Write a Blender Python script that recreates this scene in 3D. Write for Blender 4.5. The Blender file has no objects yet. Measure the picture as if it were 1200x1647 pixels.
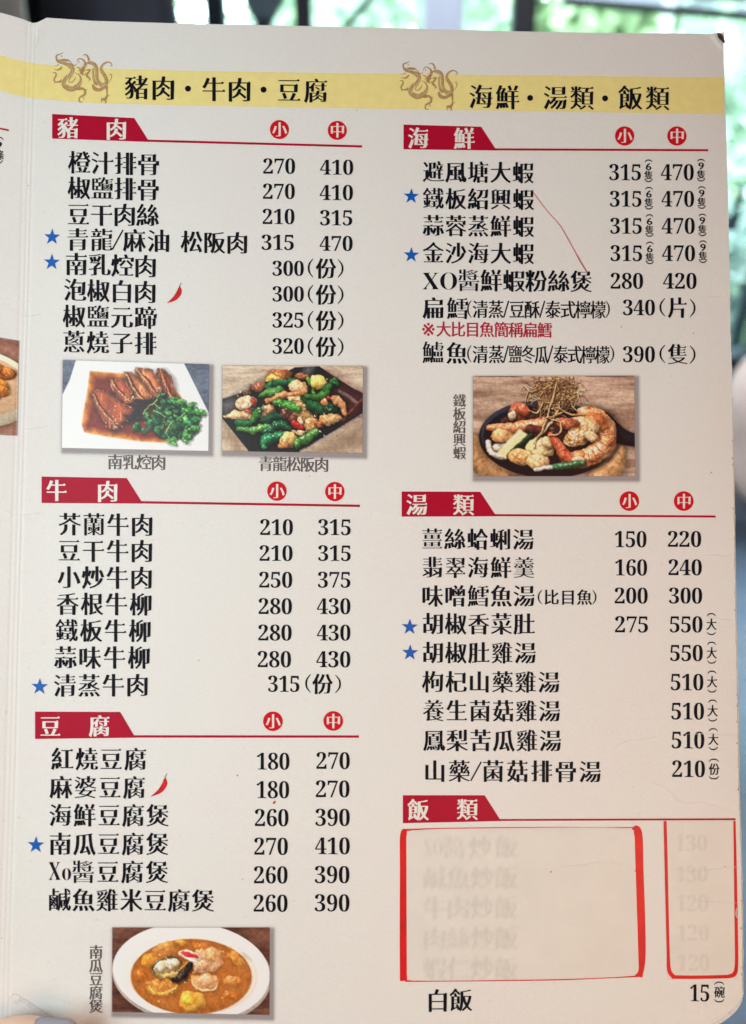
import bpy, bmesh, math, random
import numpy as np
from mathutils import Matrix, Vector, geometry
random.seed(4); rng = np.random.default_rng(11)
C = bpy.context.scene.collection
SC = bpy.context.scene

# ------------------------------------------------------------------ camera
FPX, PCX, PCY, IW, IH = 1250.0, 600.0, 823.5, 1200.0, 1647.0
PITCH = math.radians(25)
cam = bpy.data.cameras.new('camera'); camo = bpy.data.objects.new('camera', cam); C.objects.link(camo)
cam.sensor_fit = 'VERTICAL'; cam.sensor_height = 24.0; cam.sensor_width = 24.0
cam.lens = 24.0 * FPX / IH
cam.clip_start = 0.01; cam.clip_end = 200
MC = Matrix.Translation((0, 0, 1.2)) @ Matrix.Rotation(math.pi / 2 - PITCH, 4, 'X')
camo.matrix_world = MC
cam.dof.use_dof = True; cam.dof.focus_distance = 0.282; cam.dof.aperture_fstop = 3.6; cam.dof.aperture_blades = 7
SC.camera = camo
R3 = np.array(MC.to_3x3()); T3 = np.array(MC.translation)

# ------------------------------------------------------------------ world, lamps, exposure
w = bpy.data.worlds.new('World'); SC.world = w; w.use_nodes = True
bg = w.node_tree.nodes['Background']
bg.inputs[0].default_value = (0.80, 0.93, 1.0, 1); bg.inputs[1].default_value = 14.0
SC.view_settings.view_transform = 'Standard'; SC.view_settings.look = 'None'
SC.cycles.transparent_max_bounces = 32
SC.view_settings.exposure = 0.0; SC.view_settings.gamma = 1.0

def area(name, loc, target, size, power, col):
    l = bpy.data.lights.new(name, 'AREA'); l.shape = 'RECTANGLE'; l.size, l.size_y = size
    l.energy = power; l.color = col
    o = bpy.data.objects.new(name, l); C.objects.link(o); o.location = loc
    o.rotation_euler = (Vector(target) - Vector(loc)).to_track_quat('-Z', 'Y').to_euler()
    return o
area('side_daylight_fill', (-0.30, -0.115, 1.295), (0, .25, 1.08), (0.30, 0.36), 2.35, (0.80, 0.965, 1.0))  # unseen lamp added near the menu for daylight from the left
area('warm_fill', (0.37, -0.70, 1.476), (0, .25, 1.08), (0.4, 0.4), 1.35, (1.0, 0.26, 0.20))  # added warm fill behind the viewer, fitted to the page tint
area('right_warm_fill', (0.20, -0.20, 1.06), (0, .25, 1.08), (0.26, 0.26), 0.98, (1.0, 0.68, 0.46))  # added low fill beside the viewer, brightens the right of the page
area('chair_fill', (0.30, 0.94, 2.1), (0.65, 1.15, 0.7), (0.4, 0.4), 30.0, (1.0, 0.93, 0.90))  # unseen lamp added to brighten the chair and floor behind the menu

# ------------------------------------------------------------------ helpers
def lin(c):
    return tuple(((v / 255) / 12.92 if v / 255 <= .04045 else ((v / 255 + .055) / 1.055) ** 2.4) for v in c)
def tag(o, label=None, cat=None, group=None, kind=None):
    for k, v in (('label', label), ('category', cat), ('group', group), ('kind', kind)):
        if v: o[k] = v
    return o
def obj(name, me, mat, parent=None):
    o = bpy.data.objects.new(name, me); C.objects.link(o)
    if mat and not me.materials: me.materials.append(mat)
    if parent: o.parent = parent
    return o
def empty(name, loc=(0, 0, 0)):
    o = bpy.data.objects.new(name, None); C.objects.link(o); o.location = loc; o.empty_display_size = .05
    return o
def mesh_np(name, V, F, smooth=False):
    me = bpy.data.meshes.new(name)
    me.from_pydata([tuple(map(float, v)) for v in V], [], [tuple(int(i) for i in f) for f in F])
    if smooth: me.polygons.foreach_set('use_smooth', [True] * len(me.polygons))
    me.update(); return me
def grid_mesh(name, V, nr, nc, smooth=True):
    idx = np.arange(nr * nc).reshape(nr, nc)
    F = np.stack([idx[:-1, :-1], idx[1:, :-1], idx[1:, 1:], idx[:-1, 1:]], -1).reshape(-1, 4)
    me = bpy.data.meshes.new(name)
    me.vertices.add(len(V)); me.vertices.foreach_set('co', np.asarray(V, np.float32).ravel())
    me.loops.add(F.size); me.loops.foreach_set('vertex_index', F.ravel().astype(np.int32))
    me.polygons.add(len(F)); me.polygons.foreach_set('loop_start', np.arange(0, F.size, 4, dtype=np.int32))
    me.update(calc_edges=True)
    me.polygons.foreach_set('use_smooth', np.full(len(F), smooth)); me.update()
    return me

def material(name, col, rough=.6, noise=0.0, nscale=40, bump=0.0, bscale=200, spec=.3, alpha=1.0, metal=0.0, col2=None, coat=0):
    m = bpy.data.materials.new(name); m.use_nodes = True
    nt = m.node_tree; p = nt.nodes['Principled BSDF']
    p.inputs['Base Color'].default_value = (*col, 1); p.inputs['Roughness'].default_value = rough
    p.inputs['Specular IOR Level'].default_value = spec; p.inputs['Metallic'].default_value = metal
    p.inputs['Coat Weight'].default_value = coat
    tc = nt.nodes.new('ShaderNodeTexCoord')
    if noise or col2:
        n = nt.nodes.new('ShaderNodeTexNoise'); n.inputs['Scale'].default_value = nscale; n.inputs['Detail'].default_value = 6
        nt.links.new(tc.outputs['Object'], n.inputs['Vector'])
        r = nt.nodes.new('ShaderNodeMix'); r.data_type = 'RGBA'
        c2 = col2 or tuple(v * (1 - noise) for v in col)
        r.inputs[6].default_value = (*col, 1); r.inputs[7].default_value = (*c2, 1)
        mr = nt.nodes.new('ShaderNodeMapRange'); mr.inputs[1].default_value = .35; mr.inputs[2].default_value = .65
        nt.links.new(n.outputs['Fac'], mr.inputs[0]); nt.links.new(mr.outputs[0], r.inputs[0])
        nt.links.new(r.outputs[2], p.inputs['Base Color'])
    if bump:
        n2 = nt.nodes.new('ShaderNodeTexNoise'); n2.inputs['Scale'].default_value = bscale; n2.inputs['Detail'].default_value = 4
        nt.links.new(tc.outputs['Object'], n2.inputs['Vector'])
        b = nt.nodes.new('ShaderNodeBump'); b.inputs['Strength'].default_value = bump; b.inputs['Distance'].default_value = .001
        nt.links.new(n2.outputs['Fac'], b.inputs['Height']); nt.links.new(b.outputs['Normal'], p.inputs['Normal'])
    if alpha < 1: p.inputs['Alpha'].default_value = alpha
    return m

# ------------------------------------------------------------------ the page surface
PD = 0.28
def rot(p, y, r):
    cp, sp, cy, sy, cr, sr = math.cos(p), math.sin(p), math.cos(y), math.sin(y), math.cos(r), math.sin(r)
    return (np.array([[1, 0, 0], [0, cp, -sp], [0, sp, cp]]) @ np.array([[cy, 0, sy], [0, 1, 0], [-sy, 0, cy]])
            @ np.array([[cr, -sr, 0], [sr, cr, 0], [0, 0, 1]]))
RP = rot(*[math.radians(a) for a in (-3.166, 1.669, -0.182)])      # page axes in camera axes
O0 = np.array([0, 0, -PD])
XS = -0.1253                                                        # the spine
def crease_field(X, Y):
    h = np.zeros_like(X)
    for (x0, y0, x1, y1, a, wd) in CREASES:
        dx, dy = x1 - x0, y1 - y0; L2 = dx * dx + dy * dy
        t = np.clip(((X - x0) * dx + (Y - y0) * dy) / L2, 0, 1)
        d2 = (X - x0 - t * dx) ** 2 + (Y - y0 - t * dy) ** 2
        h += a * np.exp(-d2 / (2 * wd * wd)) * np.sin(np.pi * np.clip(t, .02, .98))
    return h
CREASES = []
def H(X, Y):
    d = X - XS
    h = np.where(d > 0, .0020 * np.exp(-np.maximum(d, 0) / .011), .0020 - np.minimum(d, 0) * .30 - .0005 * (1 - np.exp(np.minimum(d, 0) / .004)))
    for q in (.0013, -.0016, -.0001):
        h = h - .00017 * np.exp(-((d - q) / .00045) ** 2)
    h = h + .00022 * np.sin(X * 47 + 1 + 9 * Y) * np.sin(Y * 38 + 2) + .00010 * np.sin(X * 21 - Y * 71 + .6)
    e = np.clip((X - .118) / .014, 0, 1)
    h = h - .0006 * e * e * (0.6 + .4 * np.sin(Y * 60))
    return h + crease_field(X, Y)
def page_xy(px, py, it=7):
    px = np.asarray(px, float); py = np.asarray(py, float)
    v = np.stack([(px - PCX) / FPX, -(py - PCY) / FPX, -np.ones_like(px)], -1)
    n = RP[:, 2]; h = np.zeros_like(px)
    for _ in range(it):
        t = (n @ O0 + h) / (v @ n)
        q = v * t[..., None] - O0
        X = q @ RP[:, 0]; Y = q @ RP[:, 1]
        h = H(X, Y)
    return X, Y, h
def on_page(px, py, lift=0.0):
    X, Y, h = page_xy(px, py)
    return np.stack([X, Y, h + lift], -1)

def setcr(px0, py0, px1, py1, a, wd):
    X, Y, _ = page_xy(np.array([px0, px1]), np.array([py0, py1]))
    return (X[0], Y[0], X[1], Y[1], a, wd)
_cr = [setcr(*c) for c in [
    (1128, 893, 1184, 889, .00016, .0005), (1150, 993, 1184, 1001, .00016, .0005), (985, 1203, 1065, 1182, .00014, .0006),
    (1046, 1258, 1095, 1287, .00015, .0005), (1095, 1287, 1192, 1309, .00018, .0005), (1100, 1180, 1190, 1183, .00012, .0006),
    (1160, 1060, 1188, 1066, .00012, .0005), (1140, 480, 1176, 477, .00012, .0005), (1070, 700, 1180, 690, .00012, .0009),
    (900, 1392, 975, 1385, .00014, .0006), (975, 1385, 1030, 1402, .00014, .0006), (1075, 1400, 1190, 1394, .00014, .0006),
    (727, 1475, 752, 1452, .00012, .0006), (5, 498, 34, 508, .00022, .0006), (34, 508, 62, 505, -.00018, .0006),
    (36, 690, 78, 686, .0002, .0006), (0, 815, 24, 830, .0002, .0006), (24, 830, 72, 824, .0002, .0006), (36, 612, 90, 606, .00012, .0009),
    (0, 912, 60, 925, .00014, .0007), (8, 322, 44, 330, .00013, .0009), (56, 168, 90, 190, .00015, .001), (60, 35, 66, 60, .0004, .001),
    (1130, 1440, 1160, 1450, .0001, .0005), (38, 40, 50, 62, -.0003, .0012)]]
CREASES = _cr

menu = empty('menu')
MP = Matrix([[*RP[0], O0[0]], [*RP[1], O0[1]], [*RP[2], O0[2]], [0, 0, 0, 1]])
menu.matrix_world = MC @ MP
tag(menu, 'opened folding restaurant menu with dishes, prices and food photos on cream laminated card', 'menu')

# ---- materials of the print
def paper_mat():
    m = material('laminated_card', (.79, .765, .735), rough=.55, spec=.15)
    nt = m.node_tree; p = nt.nodes['Principled BSDF']
    tc = nt.nodes.new('ShaderNodeTexCoord')
    def noise(s, d=5):
        n = nt.nodes.new('ShaderNodeTexNoise'); n.inputs['Scale'].default_value = s; n.inputs['Detail'].default_value = d
        nt.links.new(tc.outputs['Object'], n.inputs['Vector']); return n
    def ramp(n, a, b, ca, cb):
        r = nt.nodes.new('ShaderNodeValToRGB'); r.color_ramp.elements[0].position = a; r.color_ramp.elements[1].position = b
        r.color_ramp.elements[0].color = (*ca, 1); r.color_ramp.elements[1].color = (*cb, 1)
        nt.links.new(n.outputs['Fac'], r.inputs[0]); return r
    def mult(a, b):
        x = nt.nodes.new('ShaderNodeMix'); x.data_type = 'RGBA'; x.blend_type = 'MULTIPLY'; x.inputs[0].default_value = 1
        nt.links.new(a, x.inputs[6]); nt.links.new(b, x.inputs[7]); return x.outputs[2]
    a = ramp(noise(28), .3, .7, (.800, .802, .768), (.812, .782, .765))
    b = ramp(noise(1500, 2), .3, .7, (.945, .945, .945), (1, 1, 1))
    c = ramp(noise(350, 3), .70, .78, (1, 1, 1), (.90, .86, .80))
    nt.links.new(mult(mult(a.outputs[0], b.outputs[0]), c.outputs[0]), p.inputs['Base Color'])
    bu = nt.nodes.new('ShaderNodeBump'); bu.inputs['Strength'].default_value = .25; bu.inputs['Distance'].default_value = .0004
    nt.links.new(noise(260, 5).outputs['Fac'], bu.inputs['Height']); nt.links.new(bu.outputs['Normal'], p.inputs['Normal'])
    return m
M_paper = paper_mat()
M_edge = material('worn_card_edge', (.62, .49, .36), rough=.8, noise=.35, nscale=500, bump=.4, bscale=900)
M_black = material('black_ink', lin((18, 22, 32)), rough=.55, spec=.10, noise=.2, nscale=900)
M_gray = material('grey_ink', lin((96, 88, 88)), rough=.45)
M_red = material('crimson_ink', lin((176, 14, 48)), rough=.42, spec=.12, noise=.06, nscale=400)
M_badge = material('red_badge_ink', lin((205, 18, 36)), rough=.42, spec=.12)
M_white = material('white_print', (.80, .77, .74), rough=.42)
M_band = material('yellow_band_ink', lin((242, 226, 150)), rough=.42, spec=.12, noise=.05, nscale=300)
M_blue = material('blue_star_ink', lin((0, 92, 180)), rough=.42)
M_gold = material('gold_emblem_ink', lin((196, 158, 108)), rough=.4, noise=.2, nscale=600, alpha=.9)
M_goldl = material('pale_gold_ink', lin((240, 220, 170)), rough=.4, alpha=.85)
M_chili = material('chili_red_ink', lin((222, 24, 32)), rough=.4, noise=.35, nscale=500)
M_stem = material('chili_stem_ink', lin((110, 80, 50)), rough=.5)
M_note = material('dark_red_ink', lin((178, 30, 62)), rough=.45)
M_pen = material('red_pen_stroke', lin((206, 96, 106)), rough=.5, alpha=.8)
M_marker = material('red_marker_border', lin((226, 10, 20)), rough=.4, noise=.25, nscale=120)
M_patch = material('cover_paper', (.765, .738, .685), rough=.4, spec=.12, noise=.04, nscale=80, bump=.2, bscale=300)
M_ghost = material('show_through_ink', (.50, .46, .42), rough=.5, alpha=.019)
M_ghost2 = material('show_through_blot', (.55, .51, .46), rough=.5, alpha=.03)
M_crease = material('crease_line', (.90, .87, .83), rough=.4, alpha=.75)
M_crease_shade = material('crease_shade_paint', (.62, .55, .50), alpha=.15)
M_dirt = material('crease_dirt', (.52, .44, .38), rough=.6, alpha=.55)

L_BAND, L_INK, L_INK2 = .00008, .00014, .00020

# ---- 2-D shapes in photo pixels: (verts Nx2, tris)
def merge(shapes):
    V, T, n = [], [], 0
    for v, t in shapes:
        v = np.asarray(v, float); t = np.asarray(t, int)
        if len(v) == 0: continue
        V.append(v); T.append(t + n); n += len(v)
    return np.concatenate(V), np.concatenate(T)
def catmull(P, n=8):
    P = np.asarray(P, float)
    if len(P) < 3:
        t = np.linspace(0, 1, n + 1)[:, None]; return P[0] * (1 - t) + P[-1] * t
    Q = np.vstack([2 * P[0] - P[1], P, 2 * P[-1] - P[-2]]); out = []
    for i in range(1, len(Q) - 2):
        p0, p1, p2, p3 = Q[i - 1:i + 3]
        for t in np.arange(n) / n:
            out.append(.5 * ((2 * p1) + (-p0 + p2) * t + (2 * p0 - 5 * p1 + 4 * p2 - p3) * t * t + (-p0 + 3 * p1 - 3 * p2 + p3) * t ** 3))
    out.append(P[-1]); return np.array(out)
def ribbon(P, W, n=8):
    """strip along P with full widths W"""
    P = np.asarray(P, float); W = np.asarray(W, float)
    if len(W) == 1: W = np.repeat(W, len(P))
    Q = catmull(np.column_stack([P, W]), n)
    p, wd = Q[:, :2], np.maximum(Q[:, 2], .05)
    d = np.gradient(p, axis=0); d /= np.maximum(np.linalg.norm(d, axis=1, keepdims=True), 1e-9)
    nn = np.column_stack([-d[:, 1], d[:, 0]])
    a, b = p + nn * wd[:, None] / 2, p - nn * wd[:, None] / 2
    k = len(p); V = np.vstack([a, b])
    T = [(i, i + 1, k + i + 1) for i in range(k - 1)] + [(i, k + i + 1, k + i) for i in range(k - 1)]
    return V, T
def disc(cx, cy, r, n=36, ry=None):
    a = np.linspace(0, 2 * math.pi, n, endpoint=False)
    V = np.vstack([[cx, cy], np.column_stack([cx + r * np.cos(a), cy + (ry or r) * np.sin(a)])])
    return V, [(0, 1 + i, 1 + (i + 1) % n) for i in range(n)]
def quadfill(P, nx=24, ny=4):
    """bilinear grid of a 4-corner polygon (tl, tr, br, bl)"""
    P = np.asarray(P, float); s, t = np.meshgrid(np.linspace(0, 1, nx + 1), np.linspace(0, 1, ny + 1))
    s, t = s.ravel()[:, None], t.ravel()[:, None]
    V = (P[0] * (1 - s) + P[1] * s) * (1 - t) + (P[3] * (1 - s) + P[2] * s) * t
    T = []
    for j in range(ny):
        for i in range(nx):
            a = j * (nx + 1) + i
            T += [(a, a + 1, a + nx + 2), (a, a + nx + 2, a + nx + 1)]
    return V, T
def star(cx, cy, r):
    V = [(cx, cy)]
    for k in range(10):
        rr = r if k % 2 == 0 else r * .40; a = -math.pi / 2 + k * math.pi / 5 + .03
        V.append((cx + rr * math.cos(a), cy + rr * math.sin(a)))
    return np.array(V), [(0, 1 + i, 1 + (i + 1) % 10) for i in range(10)]
def stamp(name, shapes, mat, parent, lift=L_INK):
    V, T = merge(shapes if isinstance(shapes, list) else [shapes])
    P = on_page(V[:, 0], V[:, 1], lift)
    e = V[T]; ar = (e[:, 1, 0] - e[:, 0, 0]) * (e[:, 2, 1] - e[:, 0, 1]) - (e[:, 1, 1] - e[:, 0, 1]) * (e[:, 2, 0] - e[:, 0, 0])
    T = np.where((ar > 0)[:, None], T[:, ::-1], T)                # px y runs down
    return obj(name, mesh_np(name, P, T), mat, parent)

# ---- glyphs: outlines of Blender's own bundled font, re-cut with thick stems, thin bars and small serifs
MATHD = {str(i): chr(0x1D7CE + i) for i in range(10)}
MATHD.update({'X': chr(0x1D417), 'O': chr(0x1D40E), 'o': chr(0x1D428)})
GL = {}
def outline(sp):
    bp = sp.bezier_points; n = len(bp); out = []
    for i in range(n):
        a, b = bp[i], bp[(i + 1) % n]
        p0, p1, p2, p3 = [np.array(q[:2]) for q in (a.co, a.handle_right, b.handle_left, b.co)]
        out.append(p0)
        ch = p3 - p0; L = np.linalg.norm(ch)
        if L < 1e-6: continue
        dev = max(abs(np.cross(ch, p1 - p0)), abs(np.cross(ch, p2 - p0))) / L
        if dev > .003:
            for t in ((.25, .5, .75) if dev > .02 else (.5,)):
                out.append((1 - t) ** 3 * p0 + 3 * (1 - t) ** 2 * t * p1 + 3 * (1 - t) * t * t * p2 + t ** 3 * p3)
    P = np.array(out); keep = np.linalg.norm(P - np.roll(P, 1, 0), axis=1) > 1e-4
    return P[keep]
def area2(P): return np.sum(P[:, 0] * np.roll(P[:, 1], -1) - np.roll(P[:, 0], -1) * P[:, 1]) / 2
def recut(polys, a, b, song):
    big = max(polys, key=lambda p: abs(area2(p)))
    if area2(big) < 0: polys = [p[::-1] for p in polys]
    res = []
    for P in polys:
        n = len(P)
        if n < 3: continue
        E = np.roll(P, -1, 0) - P; L = np.linalg.norm(E, axis=1); D = E / np.maximum(L, 1e-9)[:, None]
        N = np.column_stack([D[:, 1], -D[:, 0]])
        d = b + (a - b) * np.abs(N[:, 0]) ** 1.4
        turn = D[:, 0] * np.roll(D[:, 1], 1) * 0
        cr = np.roll(D, 1, 0)[:, 0] * D[:, 1] - np.roll(D, 1, 0)[:, 1] * D[:, 0]   # at vertex i, between edge i-1 and i
        if song:
            for i in range(n):
                if L[i] < .095 and cr[i] > .8 and cr[(i + 1) % n] > .8:      # a stroke end
                    d[i] = .004 if abs(N[i, 0]) > .9 else .010
        Q = []
        for i in range(n):
            n1, n2, d1, d2 = N[i - 1], N[i], d[i - 1], d[i]
            det = n1[0] * n2[1] - n1[1] * n2[0]
            if abs(det) > .25:
                off = np.array([(d1 * n2[1] - d2 * n1[1]) / det, (n1[0] * d2 - n2[0] * d1) / det])
            else:
                m = n1 + n2; m /= max(np.linalg.norm(m), 1e-6); off = m * (d1 + d2) / 2
            l = np.linalg.norm(off)
            if l > .06: off *= .06 / l
            q = P[i] + off
            if song and cr[i] > .85 and N[i - 1, 0] > .93 and N[i, 1] > .93 and L[i] > .15:
                short = L[i - 1] < .095
                if short or L[i - 1] > .12:
                    k = min(1.0, L[i] / .45 + .35)
                    if short:
                        Q += [q + (.012, -.004), q + (-.035 * k, .050 * k), q + (-.105 * k, 0)]
                    else:
                        Q += [q + (.014, -.012), q + (-.022 * k, .040 * k), q + (-.100 * k, 0)]
                    continue
            Q.append(q)
        res.append(np.array(Q))
    return res
def tess(polys):
    V, E, n = [], [], 0
    for P in polys:
        V += [Vector(p) for p in P]; k = len(P)
        E += [(n + i, n + (i + 1) % k) for i in range(k)]; n += k
    r = geometry.delaunay_2d_cdt(V, E, [], 0, 1e-5)
    vs = np.array([tuple(v) for v in r[0]]); ts = np.array([f for f in r[2] if len(f) == 3])
    cen = vs[ts].mean(1); wn = np.zeros(len(cen))
    for P in polys:
        A, B = P, np.roll(P, -1, 0)
        for p, q in zip(A, B):
            up = (p[1] <= cen[:, 1]) & (q[1] > cen[:, 1]); dn = (p[1] > cen[:, 1]) & (q[1] <= cen[:, 1])
            side = (q[0] - p[0]) * (cen[:, 1] - p[1]) - (cen[:, 0] - p[0]) * (q[1] - p[1])
            wn += (up & (side > 0)); wn -= (dn & (side < 0))
    return vs, ts[wn > .5]
def load_glyphs(chars):
    seq = ['口'] + chars + ['口']
    cu = bpy.data.curves.new('lettering', 'FONT'); cu.space_line = 2.0
    cu.body = '\n'.join(MATHD.get(c, c) if len(c) == 1 else c[1] for c in seq)
    ob = bpy.data.objects.new('lettering', cu); C.objects.link(ob)
    dg = bpy.context.evaluated_depsgraph_get()
    k = ob.evaluated_get(dg).to_curve(dg)
    S = [(outline(s)) for s in k.splines if s.type == 'BEZIER' and len(s.bezier_points) > 1]
    yc = [(p[:, 1].min() + p[:, 1].max()) / 2 for p in S]
    y0, y1 = (S[0][:, 1].min()), (S[-2][:, 1].min())
    LH = (y0 - y1) / (len(seq) - 1)
    base = y0 + .0                                              # bottom of 口 on line 0
    off = .04
    by = {}
    for p, y in zip(S, yc):
        i = int(round(((base - off + .40) - y) / LH)); by.setdefault(i, []).append(p - np.array([0, -i * LH]))
    for i, c in enumerate(seq):
        if i in by: GL[c] = by[i]
    bpy.data.objects.remove(ob)
CACHE = {}
def glyph(c, style='song'):
    if (c, style) not in CACHE:
        a, b, s = {'song': (.031, -.0150, True), 'songbold': (.036, -.010, True), 'fine': (.024, -.004, True), 'digit': (.002, -.010, False), 'serif': (-.004, -.012, False), 'sans': (.0, .0, False), 'tiny': (.020, .004, False)}[style]
        per = sum(np.linalg.norm(p - np.roll(p, 1, 0), axis=1).sum() for p in GL[c])
        if s: k_ = min(1, max(0, (per - PERL) / (PERH - PERL))); a -= .014 * k_; b += .002 * k_
        CACHE[(c, style)] = tess(recut(GL[c], a, b, s))
    return CACHE[(c, style)]
def cjk(text, x0, x1, c0, c1, h, style='song', sx=1.0):
    """characters whose ink runs from x0 to x1, centre line c0 -> c1, ink height h"""
    n = len(text); em = h / .918; ew = em * sx * .965; ew = min(ew, (x1 - x0) / n * 1.035) if n > 1 else ew; p = (x1 - x0 - .93 * ew) / max(n - 1, 1); out = []
    for i, ch in enumerate(text):
        if ch == ' ': continue
        v, t = glyph(ch, style)
        cx = x0 + .465 * ew + i * p; cy = c0 + (c1 - c0) * (i / max(n - 1, 1)); sl = (c1 - c0) / max(x1 - x0, 1)
        gx = (v[:, 0] - .4665) / .933 * ew; gy = (v[:, 1] - CJKC) / .933 * em
        out.append((np.column_stack([cx + gx, cy - gy + gx * sl]), t))
    return out
def digits(text, x0, x1, y0, y1, style='digit', slope=.005):
    """serif figures filling the box; y0 top, y1 bottom"""
    n = len(text); p = (x1 - x0) / (n - .06); out = []
    for i, ch in enumerate(text):
        v, t = glyph(ch, style)
        sy = (y1 - y0) / DH; sx = p / .554
        X = x0 - .03 * p + i * p + (v[:, 0]) * sx
        out.append((np.column_stack([X, y1 - (v[:, 1] - DB) * sy + (X - (x0 + x1) / 2) * slope]), t))
    return out
def latin(ch, x0, x1, y0, y1, style='serif'):
    v, t = glyph(ch, style); a, b = v.min(0), v.max(0)
    return [(np.column_stack([x0 + (v[:, 0] - a[0]) / (b[0] - a[0]) * (x1 - x0), y1 - (v[:, 1] - a[1]) / (b[1] - a[1]) * (y1 - y0)]), t)]
def par(x0, x1, y0, y1, opening=True, wd=2.3):
    a, b = (x1, x0) if opening else (x0, x1); m = (y0 + y1) / 2; k = b + (a - b) * .22
    return [ribbon([(a, y0), (k, y0 + (y1 - y0) * .25), (b, m), (k, y0 + (y1 - y0) * .75), (a, y1)], [wd * .35, wd * .8, wd, wd * .8, wd * .35], 5)]
def vpar(cx, cy, w_, h_, opening=True, wd=1.5):
    s = 1 if opening else -1
    return [ribbon([(cx - w_ / 2, cy + s * h_ / 2), (cx - w_ * .28, cy - s * h_ * .3), (cx, cy - s * h_ / 2), (cx + w_ * .28, cy - s * h_ * .3), (cx + w_ / 2, cy + s * h_ / 2)], [wd * .5, wd, wd * 1.1, wd, wd * .5], 5)]
def slash(x0, x1, y0, y1, wd=2.2):
    return [ribbon([(x1, y0), (x0, y1)], [wd, wd], 2)]

# ------------------------------------------------------------------ page geometry
def interp(t, P):
    P = np.asarray(P, float); return np.interp(t, P[:, 0], P[:, 1])
RIGHT = [(55.5, 1162.5), (122, 1165.6), (220, 1168.5), (355, 1172), (440, 1174), (530, 1175), (600, 1177.6), (682, 1179.4), (800, 1181.6), (1000, 1184.5), (1100, 1187), (1200, 1188.5), (1265, 1189.5), (1330, 1191.5), (1400, 1193.5), (1480, 1195), (1590, 1195.5), (1660, 1196)]
SPINE = [(20, 53.5), (600, 36.5), (1100, 25), (1600, 15.5), (1700, 13.5)]
nr, nc = 470, 400
s = np.linspace(0, 1, nc); s = s ** 1.25                              # denser near the spine
top = lambda x: np.interp(x, [53, 60, 75, 150, 300, 600, 840, 1000, 1100, 1163], [37, 36, 28.5, 33.5, 38, 44, 50.5, 53, 53.5, 55.8])
bot = lambda x: np.interp(x, [15, 32, 46, 60, 78, 95, 120, 180, 300, 1050, 1100, 1135, 1152, 1166, 1180, 1189, 1195, 1200],
                          [1640, 1640, 1642, 1645, 1648, 1652, 1656, 1662, 1668, 1668, 1664, 1656, 1649, 1639, 1627, 1617, 1603, 1596])
PXg = np.zeros((nr, nc)); PYg = np.zeros((nr, nc))
tt = np.linspace(0, 1, nr)
X0 = 53 + (1162.5 - 53) * s; XB = 15.5 + (1195.7 - 15.5) * s
for j, t in enumerate(tt):
    y = top(X0) * (1 - t) + bot(XB) * t
    PYg[j] = y
    xl = interp(y, SPINE); xr = interp(y, RIGHT)
    fray = .30 * np.sin(y * .21) * np.sin(y * .047 + 1) + .12 * np.sin(y * .63 + 2)
    PXg[j] = xl + (xr + fray * (s > .99) - xl) * s
Pm = on_page(PXg.ravel(), PYg.ravel())
# lifted, peeling top-right corner
cxp = on_page(np.array([1163.]), np.array([56.]))[0]
dd = np.maximum(0, .0062 - (np.abs(Pm[:, 0] - cxp[0]) + np.abs(Pm[:, 1] - cxp[1])))
Pm[:, 2] += dd * .25
page = obj('page', grid_mesh('page', Pm, nr, nc), M_paper, menu)
page['label'] = 'wide right-hand page with two columns of dishes'
me = page.data                                                         # close the sheet: rim and back
def rim(P, nr, nc, th, name, parent):
    idx = np.arange(nr * nc).reshape(nr, nc)
    loop = list(idx[0, :]) + list(idx[1:, -1]) + list(idx[-1, -2::-1]) + list(idx[-2:0:-1, 0])
    V = []; k = len(loop)
    for dz, inset in ((0, 0), (-th * .35, .00012), (-th, 0)):
        V += [(P[i][0] + inset * (1 if P[i][0] > 0 else -1), P[i][1] - inset, P[i][2] + dz) for i in loop]
    F = []
    for r in range(2):
        for i in range(k):
            a, b = r * k + i, r * k + (i + 1) % k; F.append((a, b, b + k, a + k))
    o = obj(name, mesh_np(name, V, F, True), M_edge, parent)
    step = 8; rows = list(range(0, nr, step)) + [nr - 1]; cols = list(range(0, nc, step)) + [nc - 1]
    B = np.array([P[idx[r, c]] - np.array([0, 0, th]) for r in rows for c in cols])
    b = obj('back', grid_mesh('back', B, len(rows), len(cols)), M_paper, parent)
    return o
rim(Pm, nr, nc, .0011, 'page_edge', page)

# left page: continues across the fold and off the frame
nl = 90; sl_ = np.concatenate([np.linspace(0, .06, 40) , np.linspace(.06, 1, 51)[1:]])
Xl = np.zeros((nr // 2, nl)); Yl = np.zeros((nr // 2, nl))
Xs_, Ys_, _ = page_xy(PXg[::2, 0][:nr // 2], PYg[::2, 0][:nr // 2])
for j in range(nr // 2):
    t = j / (nr // 2 - 1)
    Xl[j] = Xs_[j] - .25 * sl_ * .95
    Yl[j] = Ys_[j]
    if t < .02: Yl[j] += 0
ytop = -0.0 ; Yl[0] += .0
# top edge bulges just left of the fold, bottom corner is rounded off
bul = .0021 * (1 - np.exp((Xl - XS) / .007))
Yl = Yl + bul * (np.linspace(1, 0, nr // 2)[:, None] ** 8)
wl = np.linspace(0, 1, nr // 2)[:, None] ** 10
Yl = Yl - wl * (.0012 * (1 - np.exp((Xl - XS) / .0035)))
Pl = np.stack([Xl, Yl, H(Xl, Yl)], -1)
Pl[:, 0, :] = Pm.reshape(nr, nc, 3)[::2, 0][:nr // 2]
left = obj('page', grid_mesh('page_left', Pl.reshape(-1, 3)[::1], nr // 2, nl), M_paper, menu)
left.data.flip_normals()
left['label'] = 'left-hand page folded towards the viewer, mostly out of frame'
rim(Pl.reshape(-1, 3), nr // 2, nl, .0011, 'page_edge', left)

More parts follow.
